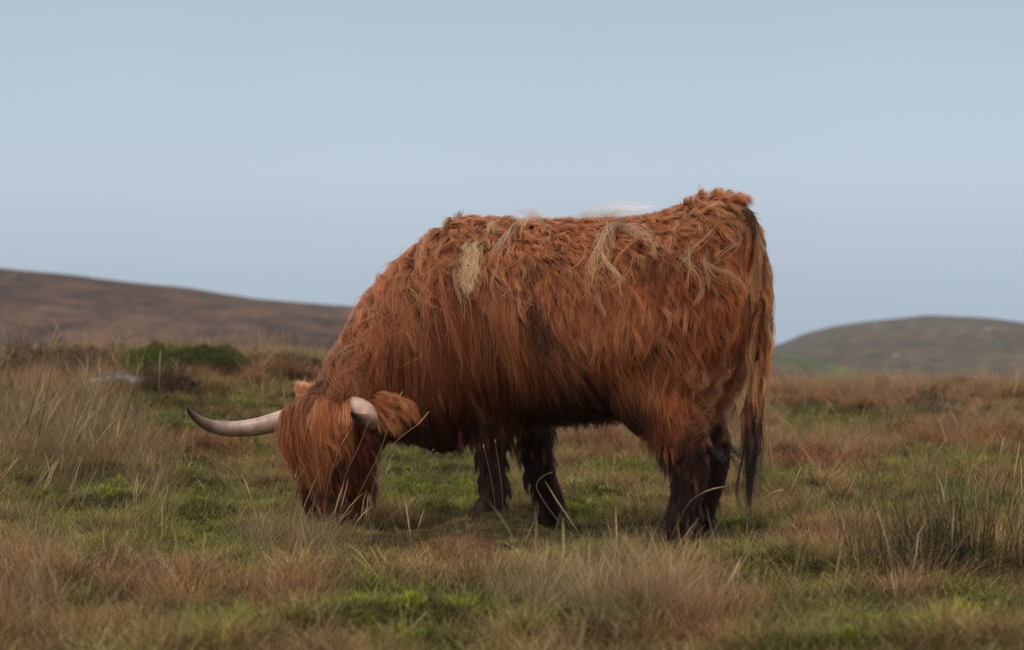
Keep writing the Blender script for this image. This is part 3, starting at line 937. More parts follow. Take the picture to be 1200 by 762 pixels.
def ear(s):
    base = head(s * .115, -.06, .02 if s > 0 else -.02); tip = head(s * .30, -.13 if s > 0 else -.15, .012 if s > 0 else -.095)
    ax = norm(tip - base); Ln = np.linalg.norm(tip - base)
    wdir = norm(np.cross(ax, HF)); ndir = np.cross(wdir, ax)
    V = []; n_, m_ = 12, 14
    for i in range(n_ + 1):
        t_ = i / n_; wd = .058 * math.sin(math.pi * min(1, .12 + .88 * t_) ** .8) + .003
        for j in range(m_):
            a_ = 2 * math.pi * j / m_
            V.append(base + ax * Ln * t_ + wdir * wd * math.cos(a_) + ndir * (.012 * math.sin(a_) - .02 * (1 - math.cos(a_) ** 2) + .02))
    F = []
    for i in range(n_):
        for j in range(m_):
            k_ = (j + 1) % m_
            F.append((i * m_ + j, i * m_ + k_, (i + 1) * m_ + k_, (i + 1) * m_ + j))
    F.append(tuple(range(m_))); F.append(tuple(n_ * m_ + j for j in range(m_)))
    o = attach(mesh_obj('ear', V, F, m_skin))
    L = []
    for k_ in range(130):
        t_ = rng.uniform(0, 1); sd_ = rng.uniform(-1, 1)
        p0 = base + ax * Ln * t_ + wdir * .05 * sd_ * math.sin(math.pi * max(.15, t_) ** .8) + HF * .014
        d_ = norm(ax * 1.1 + wdir * sd_ * .35 + ndir * rng.normal(0, .15) + HF * .15 + np.array([0, 0, .08 if s > 0 else .35]))
        le = rng.uniform(.05, .12) * (.9 if s > 0 else .6)
        sag = np.array([0, 0, -1]) * le * (.62 if s > 0 else .05)
        pts = [p0, p0 + d_ * le * .4, p0 + d_ * le * .8 + sag * .4, p0 + d_ * le + sag]
        L.append(lock(np.array(pts), 34, .012, ginger2 if rng.random() < .45 else (.44, .14, .045), .9, .03, .0007))
    if s > 0:
        for k_ in range(48):      # fringe hanging from the near ear
            t_ = rng.uniform(.2, 1); p0 = base + ax * Ln * t_; le = rng.uniform(.07, .15)
            pts = [p0, p0 + ax * .02 + (0, 0, -le * .3), p0 + ax * .02 + (0, 0, -le * .7), p0 + ax * .005 + (0, 0, -le)]
            L.append(lock(np.array(pts), 26, .014, (.22, .06, .022), .6, .06, .0007))
    h = join_locks('ear_hair', L, o)
    h.matrix_parent_inverse = Matrix.Identity(4)
    return o
ear(-1); ear(1)

for s in (-1, 1):
    V, F = sphere(head(s * .112, .045, .16), .022, .024, .024, (HL, HF, HN))
    attach(mesh_obj('eye', V, F, m_eye))
V, F = sphere(head(0, .035, .452), .066, .052, .045, (HL, HF, HN))
mz = attach(mesh_obj('muzzle', V, F, m_nose))
for s in (-1, 1):
    V, F = sphere(head(s * .034, .078, .445), .014, .008, .010, (HL, HF, HN), 12, 8)
    o = mesh_obj('nostril', V, F, m_eye); o.parent = mz; o.matrix_parent_inverse = Matrix.Identity(4)
for hp, d_ in HOOF:
    Vh, Fh = [], []
    for s in (-1, 1):
        c = hp + NN * s * .027
        rr_ = []
        for (zz, ra, rb, fo) in ((-.01, .060, .027, .022), (.01, .060, .027, .020), (.035, .050, .025, .010), (.065, .040, .022, 0)):
            cc0 = c + d_ * fo + ZZ * zz
            an = np.linspace(0, 2 * math.pi, 14, endpoint=False)
            rr_.append(cc0 + (np.cos(an) * ra)[:, None] * d_ + (np.sin(an) * rb)[:, None] * NN)
        v_, f_ = loft(rr_)
        off = sum(len(q) for q in Vh); Vh.append(v_); Fh.extend([tuple(i + off for i in q) for q in f_])
    attach(mesh_obj('hoof', np.concatenate(Vh), Fh, m_hoof))

# ------------------------------------------------------------------ vegetation
def blades(n, hmin, hmax, spread, lean, width, curl=0.4, seg=3, stiff=False, kink=0.0, base=None, shade=None, dirb=None, heads=0.0):
    """n blades as tapered ribbons; returns verts, quads/tris list arrays, shade, tt"""
    rr = spread * np.sqrt(rng.random(n)); th = rng.uniform(0, 6.28, n)
    b = np.stack([rr * np.cos(th), rr * np.sin(th), np.full(n, -.01)], 1) if base is None else base
    h = rng.uniform(hmin, hmax, n)
    la = np.abs(rng.normal(0, lean, n)) + .05
    ld = th + rng.normal(0, .9, n) if dirb is None else dirb + rng.normal(0, .6, n)
    cu = curl * rng.uniform(.3, 1.3, n)
    pos = b.copy(); ang_ = la.copy(); pts = [pos.copy()]
    st = h / seg
    az = ld.copy()
    for k_ in range(seg):
        d = np.stack([np.sin(ang_) * np.cos(az), np.sin(ang_) * np.sin(az), np.cos(ang_)], 1)
        pos = pos + d * st[:, None]; pts.append(pos.copy())
        ang_ = ang_ + cu / seg * 1.6; az = az + rng.normal(0, .25 + kink, n)
    pts = np.stack(pts, 1)
    fa = rng.uniform(0, 6.28, n); wd = np.stack([np.cos(fa), np.sin(fa), np.zeros(n)], 1)
    wv = width * rng.uniform(.6, 1.4, n)
    V = []; prof = np.linspace(1, .12, seg + 1) ** .8
    if heads:
        prof = np.array([1, .8, .55, .5, 2.6, 2.2, .2][:seg + 1]) if seg >= 6 else prof
    L_ = pts - wd[:, None] * (wv[:, None] * prof[None] / 2)[..., None]
    R_ = pts + wd[:, None] * (wv[:, None] * prof[None] / 2)[..., None]
    VV = np.stack([L_, R_], 2).reshape(n, -1, 3)          # (n, 2*(seg+1), 3)
    m = 2 * (seg + 1)
    f0 = np.array([[2 * i, 2 * i + 1, 2 * i + 3, 2 * i + 2] for i in range(seg)])
    FF = (np.arange(n)[:, None, None] * m + f0[None]).reshape(-1, 4)
    sh = np.repeat(rng.random(n) if shade is None else shade, m)
    tt_ = np.tile(np.repeat(np.linspace(0, 1, seg + 1), 2), n)
    return VV.reshape(-1, 3), FF, sh, tt_

def cat_b(parts):
    V, F, S, T = [], [], [], []; off = 0
    for v, f, s, t_ in parts:
        V.append(v); F.append(f + off); S.append(s); T.append(t_); off += len(v)
    return np.concatenate(V), np.concatenate(F), np.concatenate(S), np.concatenate(T)

tufts = bpy.data.collections.new('grass_tufts')
TI = {}
def tuft(kind, maker, nvar=4):
    TI[kind] = []
    for i in range(nvar):
        v, f, s, t_ = maker()
        idx = len(tufts.objects)
        o = mesh_obj('grass_tuft_%02d' % idx, v, f, m_blade, link=False)
        set_attr(o.data, 'shade', s); set_attr(o.data, 'tt', t_)
        tufts.objects.link(o); TI[kind].append(idx)
tuft('turf', lambda: blades(50, .025, .075, .055, .55, .0034, 1.0), 5)
tuft('turf_fine', lambda: blades(46, .035, .10, .055, .55, .0025, 1.1), 5)
tuft('straw', lambda: cat_b([blades(34, .07, .16, .045, .42, .0021, 1.0), blades(12, .03, .08, .05, .6, .0025, 1.0)]), 6)
tuft('litter', lambda: blades(34, .06, .14, .07, 1.1, .0022, .5, kink=.3), 4)
tuft('tall', lambda: cat_b([blades(18, .12, .30, .03, .25, .0017, .6, seg=4, shade=rng.uniform(.5, 1, 18)), blades(18, .08, .2, .04, .4, .0015, .9)]), 5)
tuft('stem', lambda: blades(3, .20, .40, .03, .22, .0011, .35, seg=6, heads=1, shade=rng.uniform(.7, 1, 3)), 5)
def heather():
    parts = []
    n = 14
    st = blades(n, .07, .16, .05, .45, .0022, .2, seg=4, kink=.4)
    parts.append((st[0], st[1], st[2] * .25, st[3] * .3))
    V = st[0].reshape(n, -1, 3)
    tops = V[:, [4, 6, 8, 9], :].reshape(-1, 3)
    base = np.repeat(tops, 5, 0) + rng.normal(0, .008, (len(tops) * 5, 3))
    parts.append(blades(len(base), .010, .026, 0, .6, .0035, .3, seg=2, base=base))
    return cat_b(parts)
tuft('heather', heather, 4)
def moss():
    n = 90
    rr = .05 * np.sqrt(rng.random(n)); th = rng.uniform(0, 6.28, n)
    base = np.stack([rr * np.cos(th), rr * np.sin(th), .02 * (1 - (rr / .05) ** 2)], 1)
    return blades(n, .012, .030, 0, .5, .004, .4, seg=2, base=base, shade=rng.random(n) * .6)
tuft('moss', moss, 3)

def in_ell(px, py, L_):
    o = np.zeros(len(px))
    for (x, y, rx, ry, s) in L_:
        o = np.maximum(o, s * (1 - smooth(((px - x) / rx) ** 2 + ((py - y) / ry) ** 2, .35, 1.3)))
    return o
GREENS = [(150, 590, 150, 34, 1), (60, 570, 60, 22, .9), (230, 640, 90, 30, .8), (30, 500, 40, 14, .5), (520, 575, 90, 40, .9), (640, 640, 70, 26, .9), (480, 722, 110, 30, 1), (300, 660, 40, 26, .9), (215, 500, 70, 14, .9), (120, 520, 50, 12, .5),
          (960, 492, 60, 12, .9), (760, 555, 60, 14, .6), (900, 690, 60, 18, .9), (1150, 720, 70, 18, 1), (1020, 600, 70, 16, .6), (1090, 545, 60, 12, .5), (700, 590, 40, 18, .6), (60, 640, 60, 30, .6), (940, 560, 60, 9, .5), (480, 545, 50, 18, .8), (870, 655, 40, 16, .8), (330, 590, 40, 16, .6), (700, 735, 60, 20, .5), (1180, 600, 50, 14, .5), (240, 735, 80, 20, .7), (930, 740, 90, 18, .8), (620, 700, 50, 14, .5), (90, 700, 40, 16, .5), (1040, 730, 60, 14, .6)]
RUSTS = [(1050, 465, 170, 18, 1), (950, 540, 90, 16, .9), (70, 445, 110, 18, .95), (300, 440, 90, 14, .8), (1130, 510, 90, 20, .7), (200, 530, 90, 20, .6), (330, 700, 70, 26, .6), (180, 700, 90, 30, .5), (20, 700, 60, 50, .7), (800, 740, 110, 30, .6), (560, 650, 90, 18, .7), (820, 500, 90, 26, .8), (720, 520, 90, 20, .7), (1050, 690, 60, 20, .4), (980, 640, 60, 20, .6)]
DARKS = [(90, 436, 110, 8, .7), (200, 458, 50, 10, .7), (1090, 480, 40, 8, .6), (1090, 665, 80, 24, .5), (1040, 500, 30, 8, .4), (255, 505, 40, 8, .4)]

area_pts = []
def scatter(y0, y1, dens):
    yy = []; xx = []
    hw = lambda y: .212 * y + 1.3
    n = int(dens * (hw(y0) + hw(y1)) * (y1 - y0))
    y = rng.uniform(y0, y1, n); x = rng.uniform(-1, 1, n) * hw(y1)
    k_ = np.abs(x) < hw(y)
    return x[k_], y[k_]
bands = [(5.0, 8.0, 800, .85), (8.0, 12.5, 950, .85), (12.5, 18, 520, .95), (18, 26, 300, 1.1), (26, 36, 170, 1.3)]
X, Y, SC = [], [], []
for y0, y1, dens, s_ in bands:
    a_, b_ = scatter(y0, y1, dens); X.append(a_); Y.append(b_); SC.append(np.full(len(a_), s_))
X = np.concatenate(X); Y = np.concatenate(Y); SC = np.concatenate(SC)
Z = ground_z(X, Y)
px, py = to_px(np.column_stack([X, Y, Z]))
n = len(X)
gn = in_ell(px, py, GREENS); rs = in_ell(px, py, RUSTS); dk = in_ell(px, py, DARKS)
f1 = fbm(X * .8 + 4, Y * .8, 3); f2 = fbm(X * 2.6 - 7, Y * 2.2, 3); f3 = fbm(X * 6 + 1, Y * 5, 2)
gsc = gn + .55 * f2 + .25 * f1 + .25 * f3 - .75 * rs + .22
rsc = rs + .1 + .5 * fbm(X * 1.7 + 30, Y * 1.7, 3) + .2 * f3 - .5 * gn
dsc = dk + .38 * fbm(X * 3.2 - 40, Y * 3.2 + 9, 3)
rn = fbm(X * 6.5 + 11, Y * 5.5, 2) + rng.normal(0, .38, n)
r = np.empty(n); r[np.argsort(rn)] = np.linspace(0, 1, n)
f4 = fbm(X * 7.5 - 3, Y * 6 + 8, 2); f5 = fbm(X * 3.1 + 60, Y * 2.6, 2)
kind = np.full(n, 'straw', dtype=object)
green = gsc > .25
kind[green] = np.where(r[green] < .45, 'turf', np.where(r[green] < .85, 'turf_fine', 'straw'))
mos = (gsc > .75) & (r < .3); kind[mos] = 'moss'
rest = ~green
kind[rest & (r < .28)] = 'litter'
kind[rest & (r > .72)] = 'turf_fine'
kind[rest & (rsc > .5) & (r > .55) & (r < .72)] = 'tall'
kind[(dsc > .62) & (r > .6)] = 'heather'
kind[rest & (r > .985)] = 'stem'
kind[green & (r > .993)] = 'stem'
# the trodden patch under the cow stays short
TALLZ = [(60, 500, 110, 50, 1), (700, 712, 120, 34, .9), (180, 560, 30, 40, .9), (1120, 610, 110, 60, .3), (340, 650, 70, 24, .6), (20, 720, 60, 40, .6), (1040, 560, 90, 20, .4)]
tz = in_ell(px, py, TALLZ)
kind[(tz > .4) & (rng.random(n) < .24)] = 'tall'
kind[(tz > .5) & (rng.random(n) < .02)] = 'stem'
idx = np.array([TI[k_][rng.integers(len(TI[k_]))] for k_ in kind])
# colours of the living or dead growth at each place (real-world albedos)
cg = np.array([.062, .105, .016]); cg2 = np.array([.185, .180, .028]); cr_ = np.array([.26, .082, .030]); cs = np.array([.32, .195, .085]); cd = np.array([.035, .024, .014]); cy = np.array([.18, .115, .035])
v = np.clip(.5 + .7 * fbm(X * 5 + 70, Y * 4.4, 2) + rng.normal(0, .2, n), 0, 1)[:, None]
c = cs * (1 - v) + cy * v
gw = smooth(gsc, .05, .5)[:, None]; rw = smooth(rsc, .25, .8)[:, None]; dw = smooth(dsc, .3, .8)[:, None]
c = c + (cr_ - c) * rw * .85
c = c + ((cg * (1 - v) + cg2 * v) - c) * gw * .92
c = c + (cd - c) * dw * .8
tl = ((kind == 'tall') | (kind == 'stem'))[:, None]; c = np.where(tl, c * .25 + np.array([.26, .175, .10]) * .75, c)
mo = (kind == 'moss')[:, None]; c = np.where(mo, np.array([.17, .19, .02]) * (.7 + .6 * v), c)
he = (kind == 'heather')[:, None]; c = np.where(he, np.where(v < .5, np.array([.05, .045, .018]), np.array([.085, .038, .025])), c)
c = .98 * c * np.exp(.68 * np.clip(f4, -1.2, 1.2) + .30 * np.clip(f5, -1, 1))[:, None] * rng.uniform(.45, 1.55, (n, 1)) * (1 + .25 * np.clip(f3, -1, 1))[:, None]
lc_u, lc_n, _z = local(np.column_stack([X, Y, Z]))
under = smooth(lc_u, -.4, -.1) * (1 - smooth(lc_u, 1.2, 1.6)) * smooth(lc_n, -.8, -.4) * (1 - smooth(lc_n, .7, 1.6))
kind_low = 1 - .68 * under
me = bpy.data.meshes.new('moor_grass')
me.vertices.add(n); me.vertices.foreach_set('co', np.column_stack([X, Y, Z]).astype(np.float32).ravel())
def pa(name, typ, vals, key='value'):
    a = me.attributes.new(name, typ, 'POINT'); a.data.foreach_set(key, np.ascontiguousarray(vals).ravel())
tilt = rng.normal(0, .12, (n, 2))
pa('rot', 'FLOAT_VECTOR', np.column_stack([tilt, rng.uniform(0, 6.28, n)]).astype(np.float32), 'vector')
pa('scl', 'FLOAT', (SC * rng.uniform(.7, 1.25, n) * (1 + .38 * np.clip(f4, -1, 1)) * np.where(gn > .5, .9, 1) * kind_low).astype(np.float32))
pa('pick', 'INT', idx.astype(np.int32))
pa('icol', 'FLOAT_COLOR', np.column_stack([c, np.ones(n)]).astype(np.float32), 'color')
grass = bpy.data.objects.new('moor_grass', me); col.objects.link(grass)
tag(grass, kind='stuff'); grass['label'] = 'rough moor grass, rust and green, covering the ground'
ng = bpy.data.node_groups.new('scatter_tufts', 'GeometryNodeTree')
ng.interface.new_socket('Geometry', in_out='INPUT', socket_type='NodeSocketGeometry')
ng.interface.new_socket('Geometry', in_out='OUTPUT', socket_type='NodeSocketGeometry')
gi_ = N(ng, 'NodeGroupInput'); go_ = N(ng, 'NodeGroupOutput')
ip = N(ng, 'GeometryNodeInstanceOnPoints'); ci = N(ng, 'GeometryNodeCollectionInfo')
ci.inputs['Collection'].default_value = tufts; ci.inputs['Separate Children'].default_value = True; ci.inputs['Reset Children'].default_value = True
def na(name, dt):
    a = N(ng, 'GeometryNodeInputNamedAttribute', data_type=dt); a.inputs['Name'].default_value = name; return a
a1, a2, a3 = na('rot', 'FLOAT_VECTOR'), na('scl', 'FLOAT'), na('pick', 'INT')
ip.inputs['Pick Instance'].default_value = True
ng.links.new(gi_.outputs[0], ip.inputs['Points']); ng.links.new(ci.outputs[0], ip.inputs['Instance'])
ng.links.new(a3.outputs['Attribute'], ip.inputs['Instance Index'])
e2r = N(ng, 'FunctionNodeEulerToRotation'); ng.links.new(a1.outputs['Attribute'], e2r.inputs[0]); ng.links.new(e2r.outputs[0], ip.inputs['Rotation'])
ng.links.new(a2.outputs['Attribute'], ip.inputs['Scale']); ng.links.new(ip.outputs[0], go_.inputs[0])
mdn = grass.modifiers.new('scatter', 'NODES'); mdn.node_group = ng
print('tufts', n)

# ---- plants that stand out singly
def plant(name, x, y, parts, colr, label, cat, group=None):
    z = float(ground_z(np.array([x]), np.array([y]))[0])
    v, f, s, t_ = cat_b(parts)
    o = mesh_obj(name, v, f, m_blade_v)
    o.location = (x, y, z)
    set_attr(o.data, 'shade', s); set_attr(o.data, 'tt', t_)
    a = o.data.attributes.new('vcol', 'FLOAT_COLOR', 'POINT')
    cc_ = np.tile(np.array([*colr, 1.0]), (len(v), 1)); a.data.foreach_set('color', cc_.astype(np.float32).ravel())
    tag(o, label, cat, group)
    return o
def at_px(px_, d): return (px_ - 600) / FPX * d
# rush clumps at the right
for (pxx, d, nb, hh, sp, lab) in ((1060, 7.9, 300, .34, .16, 'dark green rush clump with brown tips, the leftmost rushes at the right'),
                                  (1140, 8.1, 330, .40, .20, 'tall brown and green rush clump beside the right edge'),
                                  (1010, 8.3, 110, .22, .10, 'small low rush clump left of the dark green rushes')):
    plant('rush_clump', at_px(pxx, d), d, [blades(int(nb * .62), hh * .35, hh, sp * 1.15, .17, .0028, .15, seg=4, shade=rng.random(int(nb * .62)) * .7), blades(nb // 3, hh * .8, hh * 1.25, sp, .2, .0022, .25, seg=4), blades(nb // 2, .05, .15, sp * 1.1, .6, .003, .8)],
          (.030, .042, .014), lab, 'rushes', 'rush clumps at the right of the moor')
# tall straw tussocks
TS = [(40, 13.0, 90, .62, .30, 'tall pale grass tussock at the left edge, bent to the right'), (95, 12.6, 110, .56, .28, 'tall straw tussock below the grey boulder'), (170, 9.9, 70, .34, .10, 'narrow upright straw tuft in front of the left horn'),
      (20, 10.6, 80, .36, .25, 'straw tussock low at the left edge'), (690, 7.4, 60, .25, .22, 'loose straw tussock in front of the hind leg'), (760, 7.0, 60, .22, .25, 'blurred straw tussock in the foreground below the hind hoof'),
      (620, 7.4, 50, .20, .16, 'thin straw tuft in front of the forelegs'), (400, 9.3, 36, .28, .16, 'straw tuft right under the muzzle'), (1170, 9.6, 70, .42, .2, 'brown dry grass tussock at the right edge behind the rushes')]
for (pxx, d, nb, hh, sp, lab) in TS:
    nb = int(nb * 1.8)
    plant('grass_tussock', at_px(pxx, d), d, [blades(nb, hh * .35, hh * .9, sp, .20, .0016, .45, seg=5, shade=rng.uniform(.55, 1, nb), dirb=.2), blades(nb // 6, hh * .8, hh * 1.1, sp, .22, .0018, .4, seg=6, shade=rng.uniform(.7, 1, nb // 6), heads=1, dirb=.1), blades(nb, .05, .16, sp, .5, .002, .8)],
          (.20, .13, .06), lab, 'tussock', 'dry straw tussocks standing above the turf')

# single stalks
def stalk(pts, r0, lab, cat='grass stalk', group='dry grass stalks in front of the cow', headlen=.25):
    n_ = 22
    P_ = spline(np.array(pts), n_)
    radii = []
    for i in range(n_):
        t_ = i / (n_ - 1)
        rr_ = r0 * (1 - .55 * t_)
        if t_ > 1 - headlen: rr_ = r0 * (1.5 * math.sin(math.pi * min(1, (t_ - (1 - headlen)) / headlen * .92 + .04)) + .25) * (1 + .3 * ((i * 7) % 3 - 1) * .5)
        radii.append(rr_)
    T_ = norm(np.gradient(P_, axis=0)); an = np.linspace(0, 2 * math.pi, 6, endpoint=False); R_ = []
    for i in range(n_):
        b = norm(np.cross(T_[i], (0, 1, .01))); c_ = np.cross(T_[i], b)
        R_.append(P_[i] + radii[i] * (np.cos(an)[:, None] * b + np.sin(an)[:, None] * c_))
    V_, F_ = loft(R_)
    o0 = P_[0].copy()
    o = mesh_obj('grass_stalk', V_ - o0, F_, m_blade_v); o.location = tuple(o0)
    set_attr(o.data, 'shade', np.full(len(V_), .85)); set_attr(o.data, 'tt', np.repeat(np.linspace(0, 1, n_), 6))
    a = o.data.attributes.new('vcol', 'FLOAT_COLOR', 'POINT')
    a.data.foreach_set('color', np.tile(np.array([.30, .22, .12, 1.0]), (len(V_), 1)).astype(np.float32).ravel())
    tag(o, lab, cat, group)
def stpx(pl, d, **k): 
    q = [wp(x_, y_, dd) for (x_, y_), dd in zip(pl, np.linspace(d, d - .05, len(pl)))]
    return q
stalk(stpx([(432, 610), (440, 560), (462, 520), (490, 497), (503, 482)], 9.7), .0016, 'long straw stalk leaning right across the lower cheek', headlen=.3)
stalk(stpx([(396, 610), (404, 560), (420, 525), (432, 494)], 9.7), .0013, 'straight stalk rising in front of the near horn tip', headlen=.05)
stalk(stpx([(405, 612), (425, 570), (445, 530), (462, 480), (472, 458)], 9.65), .0013, 'tall thin stalk rising past the near ear', headlen=.08)
stalk(stpx([(378, 610), (384, 570), (396, 530), (408, 508)], 9.7), .0012, 'short bent stalk in the middle of the forelock', headlen=.2)
stalk(stpx([(376, 612), (362, 565), (350, 548), (346, 560)], 9.7), .0011, 'drooping stalk at the left side of the muzzle', headlen=.15)
stalk(stpx([(480, 560), (492, 540), (505, 530), (509, 526)], 9.7), .0014, 'short straw stalk right of the cheek over the turf', headlen=.3)
stalk(stpx([(582, 610), (578, 575), (572, 545), (566, 520)], 9.75), .0011, 'thin stalk left in front of the near foreleg', headlen=.1)
stalk(stpx([(590, 612), (588, 570), (582, 530), (580, 515)], 9.75), .0011, 'thin stalk right in front of the near foreleg', headlen=.1)
stalk(stpx([(680, 640), (655, 612), (630, 575), (634, 560), (648, 553)], 8.2), .0012, 'grey stalk bowed over in front of the far foreleg', headlen=.05)
stalk(stpx([(800, 600), (812, 585), (830, 575), (850, 570)], 8.5), .0013, 'arched seed stalk in front of the hind leg', headlen=.5)
stalk(stpx([(868, 612), (885, 592), (905, 578), (918, 574)], 8.5), .0014, 'arched seed stalk right of the tail tip', headlen=.5)
for q_, (a_, lab) in enumerate(zip([[(45, 440), (52, 425), (60, 405), (68, 380)], [(60, 450), (62, 425), (66, 405), (70, 392)], [(128, 460), (138, 425), (148, 400), (154, 388)], [(160, 430), (168, 418), (174, 402)]],
                     ['tallest seed stalk against the left hill', 'curved seed stalk close right of the tallest one', 'pale seed stalk leaning left of the green bush', 'short pale seed stalk at the green bush'])):
    stalk(stpx([(x_ - 14, y_ + 60) if i == 0 else (x_, y_) for i, (x_, y_) in enumerate(a_)], 12.6), .0028, lab, group='seed stalks standing against the left hill', headlen=.35)
stalk(stpx([(186, 470), (187, 440), (188, 410)], 14), .0032, 'upright dock stalk in front of the green bush', group='seed stalks standing against the left hill', headlen=.6)

# ---- boulders
def rock(x, y, sx, sy, sz, seed, lab, sink=.3, row=None):
    V_, F_ = sphere(np.zeros(3), 1, 1, 1, (np.array([1., 0, 0]), np.array([0, 1., 0]), ZZ), 36, 24)
    r_ = np.random.default_rng(seed); q = r_.uniform(0, 50, 3)
    f = 1 + .22 * perlin(V_[:, 0] * 1.3 + q[0], V_[:, 1] * 1.3 + V_[:, 2] * 1.1 + q[1]) + .10 * perlin(V_[:, 0] * 3 + q[2], V_[:, 2] * 3 + V_[:, 1] * 2 + q[0]) + .04 * perlin(V_[:, 0] * 7 + q[2], V_[:, 2] * 7 + V_[:, 1] * 6)
    V_ = V_ * f[:, None] * np.array([sx, sy, sz])
    z = float(ground_z(np.array([x]), np.array([y]))[0])
    zc = z + sz * sink if row is None else min(z + sz * .75, wp(600 + x / y * FPX, row, y)[2] - sz)
    o = mesh_obj('boulder', V_, F_, m_rock); o.location = (x, y, zc)
    tag(o, lab, 'boulder', 'grey boulders on the moor')
rock(at_px(140, 17.5), 17.5, .27, .2, .16, 4, 'grey lichened boulder sunk in grass left of the green bush', row=436)
rock(at_px(209, 16.0), 16.0, .05, .05, .04, 8, 'small pale stone behind the tip of the left horn', .6)
rock(at_px(262, 15.5), 15.5, .11, .08, .08, 12, 'low pale stone behind the middle of the left horn', .5)
# grey outcrops on the hillsides
def far_rocks(hname, pts, grp):
    me_ = bpy.data.objects[hname].data
    vv = np.empty(len(me_.vertices) * 3); me_.vertices.foreach_get('co', vv)
    tr_ = BVHTree.FromPolygons(vv.reshape(-1, 3).tolist(), [tuple(p_.vertices) for p_ in me_.polygons])
    for i, (x_, y_, w_, h_, lab) in enumerate(pts):
        o0 = np.array([0, 0, CAM_H]); q = tr_.ray_cast(Vector(o0), Vector(norm(wp(x_, y_, 10) - o0)))
        if q[0] is None: continue
        dd = q[0][1]; sx = w_ / 2 / FPX * dd; sz = h_ / 2 / FPX * dd
        V_, F_ = sphere(np.zeros(3), 1, 1, 1, (np.array([1., 0, 0]), np.array([0, 1., 0]), ZZ), 20, 12)
        f_ = 1 + .3 * perlin(V_[:, 0] * 1.6 + i * 7, V_[:, 2] * 1.6 + V_[:, 1]) + .15 * perlin(V_[:, 0] * 4 + i, V_[:, 2] * 4)
        o = mesh_obj('rock_outcrop', V_ * f_[:, None] * np.array([sx, sx * .8, sz]), F_, m_pale_rock if hname == 'right_hill' else m_rock); o.location = q[0]
        tag(o, lab, 'rock', grp)
far_rocks('left_hill', [(12, 326, 26, 5, 'grey rock outcrop near the ridge of the left hill at the left edge'), (45, 332, 14, 4, 'small grey outcrop right of the one at the left edge'), (128, 377, 12, 6, 'pale rock low on the left hillside above the boulder'),
    (170, 354, 18, 3, 'flat dark outcrop halfway up the left hill above the green bush'), (250, 368, 12, 3, 'small flat outcrop on the left hill nearest the cow neck')], 'rock outcrops on the left hill')
far_rocks('right_hill', [(1051, 417, 10, 5, 'pale rock low on the right hill, the lowest of the pale ones'), (1158, 388, 13, 6, 'largest pale rock, high on the right hill'), (1098, 388, 8, 5, 'pale rock under the summit of the right hill'),
    (1069, 381, 8, 4, 'small pale rock just left of the right hill summit'), (1026, 381, 10, 4, 'small rock on the left shoulder of the right hill'), (1170, 403, 9, 4, 'grey rock below the largest pale rock of the right hill')], 'rock outcrops on the right hill')
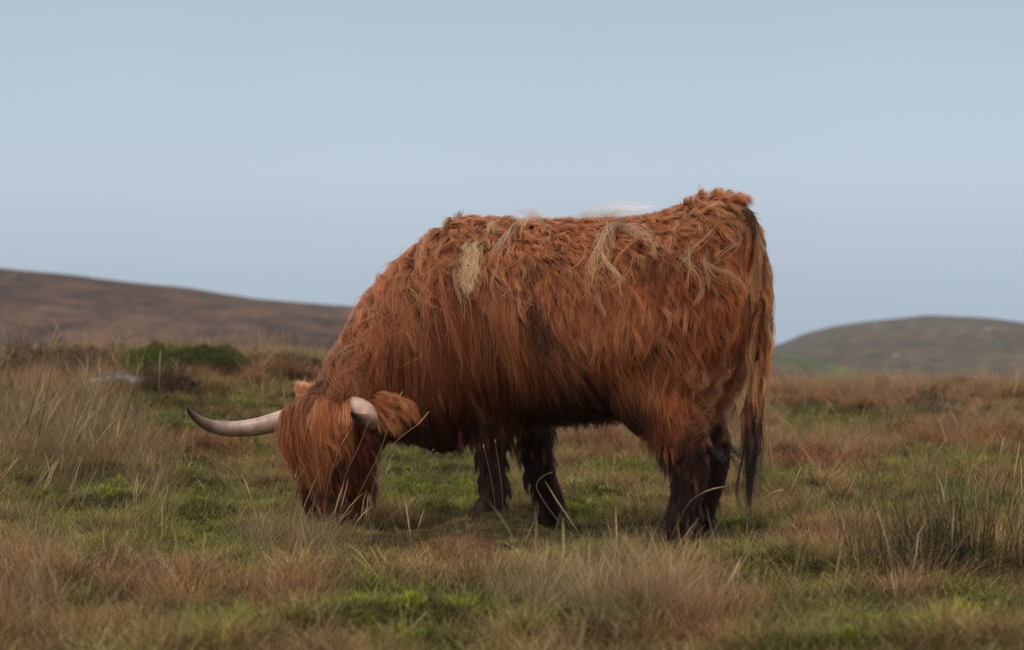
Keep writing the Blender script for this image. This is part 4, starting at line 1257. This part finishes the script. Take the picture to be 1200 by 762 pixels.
# green bush on the knoll
def bush(name, px0, d, w_, h_, dp, nl, colr, lab, cat, leaf=.02, seed=0, row=None):
    x = at_px(px0, d); z = float(ground_z(np.array([x]), np.array([d]))[0])
    if row: h_ = max(h_ * .6, wp(px0, row, d)[2] - z)
    root = empty(name, (x, d, z)); tag(root, lab, cat)
    th = rng.uniform(0, 6.28, nl); rr_ = np.sqrt(rng.random(nl))
    bx, by = rr_ * np.cos(th), rr_ * np.sin(th)
    top_ = np.sqrt(np.clip(1 - bx ** 2 - by ** 2, 0, 1))
    lum = .85 + .35 * perlin(bx * 3 * w_ / .5 + seed, by * 3 + 5)
    hz = top_ * h_ * lum * rng.uniform(.12, 1.0, nl) ** .5
    base = np.stack([bx * w_, by * dp, hz], 1)
    v, f, s, t_ = blades(nl, leaf * .6, leaf * 1.6, 0, .7, leaf * .28, .4, seg=2, base=base, shade=rng.random(nl) * .5)
    o = mesh_obj('foliage', v, f, m_blade_v); o.parent = root
    set_attr(o.data, 'shade', s); set_attr(o.data, 'tt', t_)
    a = o.data.attributes.new('vcol', 'FLOAT_COLOR', 'POINT')
    cc_ = np.repeat(np.array(colr)[None] * rng.uniform(.5, 1.5, (nl, 1)), 6, 0)
    a.data.foreach_set('color', np.column_stack([cc_, np.ones(len(cc_))]).astype(np.float32).ravel())
    nb_ = 60
    v, f, s, t_ = blades(nb_, h_ * .5, h_ * .95, w_ * .4, .9, .006, .1, seg=3, kink=.3, shade=np.zeros(nb_))
    o = mesh_obj('stem', v, f, m_blade_v); o.parent = root
    set_attr(o.data, 'shade', s); set_attr(o.data, 'tt', t_)
    a = o.data.attributes.new('vcol', 'FLOAT_COLOR', 'POINT'); a.data.foreach_set('color', np.tile(np.array([.05, .03, .02, 1]), (len(v), 1)).astype(np.float32).ravel())
bush('heather_bush', 188, 20.0, .36, .22, .5, 14000, (.11, .14, .025), 'bright green low bush on the knoll below the left hill', 'bush', row=401)
bush('heather_bush', 246, 20.0, .34, .20, .5, 15000, (.085, .105, .025), 'darker green low bush adjoining the bright green one', 'bush', seed=3, row=401)
bush('heather_bush', 200, 17.2, .22, .10, .2, 5000, (.045, .028, .016), 'dark brown heather clump right of the grey boulder', 'heather', seed=5)
bush('heather_bush', 220, 13.6, .22, .13, .2, 5000, (.06, .07, .02), 'dark green heather clump below the left horn', 'heather', seed=7)
bush('heather_bush', 1090, 21.0, .38, .16, .3, 6000, (.055, .055, .02), 'olive heather clump on the right of the moor', 'heather', seed=9)
bush('heather_bush', 325, 21.5, .50, .14, .4, 8000, (.07, .06, .02), 'flat brown heather clump left of the cow neck', 'heather', seed=13, row=412)

# ------------------------------------------------------------------ air
mh, t = new_mat('haze_air')
pv = N(t, 'ShaderNodeVolumePrincipled')
pv.inputs['Density'].default_value = .00024
pv.inputs['Color'].default_value = (.86, .90, .96, 1)
pv.inputs['Anisotropy'].default_value = .0
o_ = N(t, 'ShaderNodeOutputMaterial'); t.links.new(pv.outputs[0], o_.inputs['Volume'])
S_ = 1050; zb, zt = -10, 22
hz = mesh_obj('haze', [(-S_, -S_, zb), (S_, -S_, zb), (S_, S_, zb), (-S_, S_, zb), (-S_, -S_, zt), (S_, -S_, zt), (S_, S_, zt), (-S_, S_, zt)],
              [(0, 3, 2, 1), (4, 5, 6, 7), (0, 1, 5, 4), (1, 2, 6, 5), (2, 3, 7, 6), (3, 0, 4, 7)], mh, smooth=False)
tag(hz, kind='stuff')
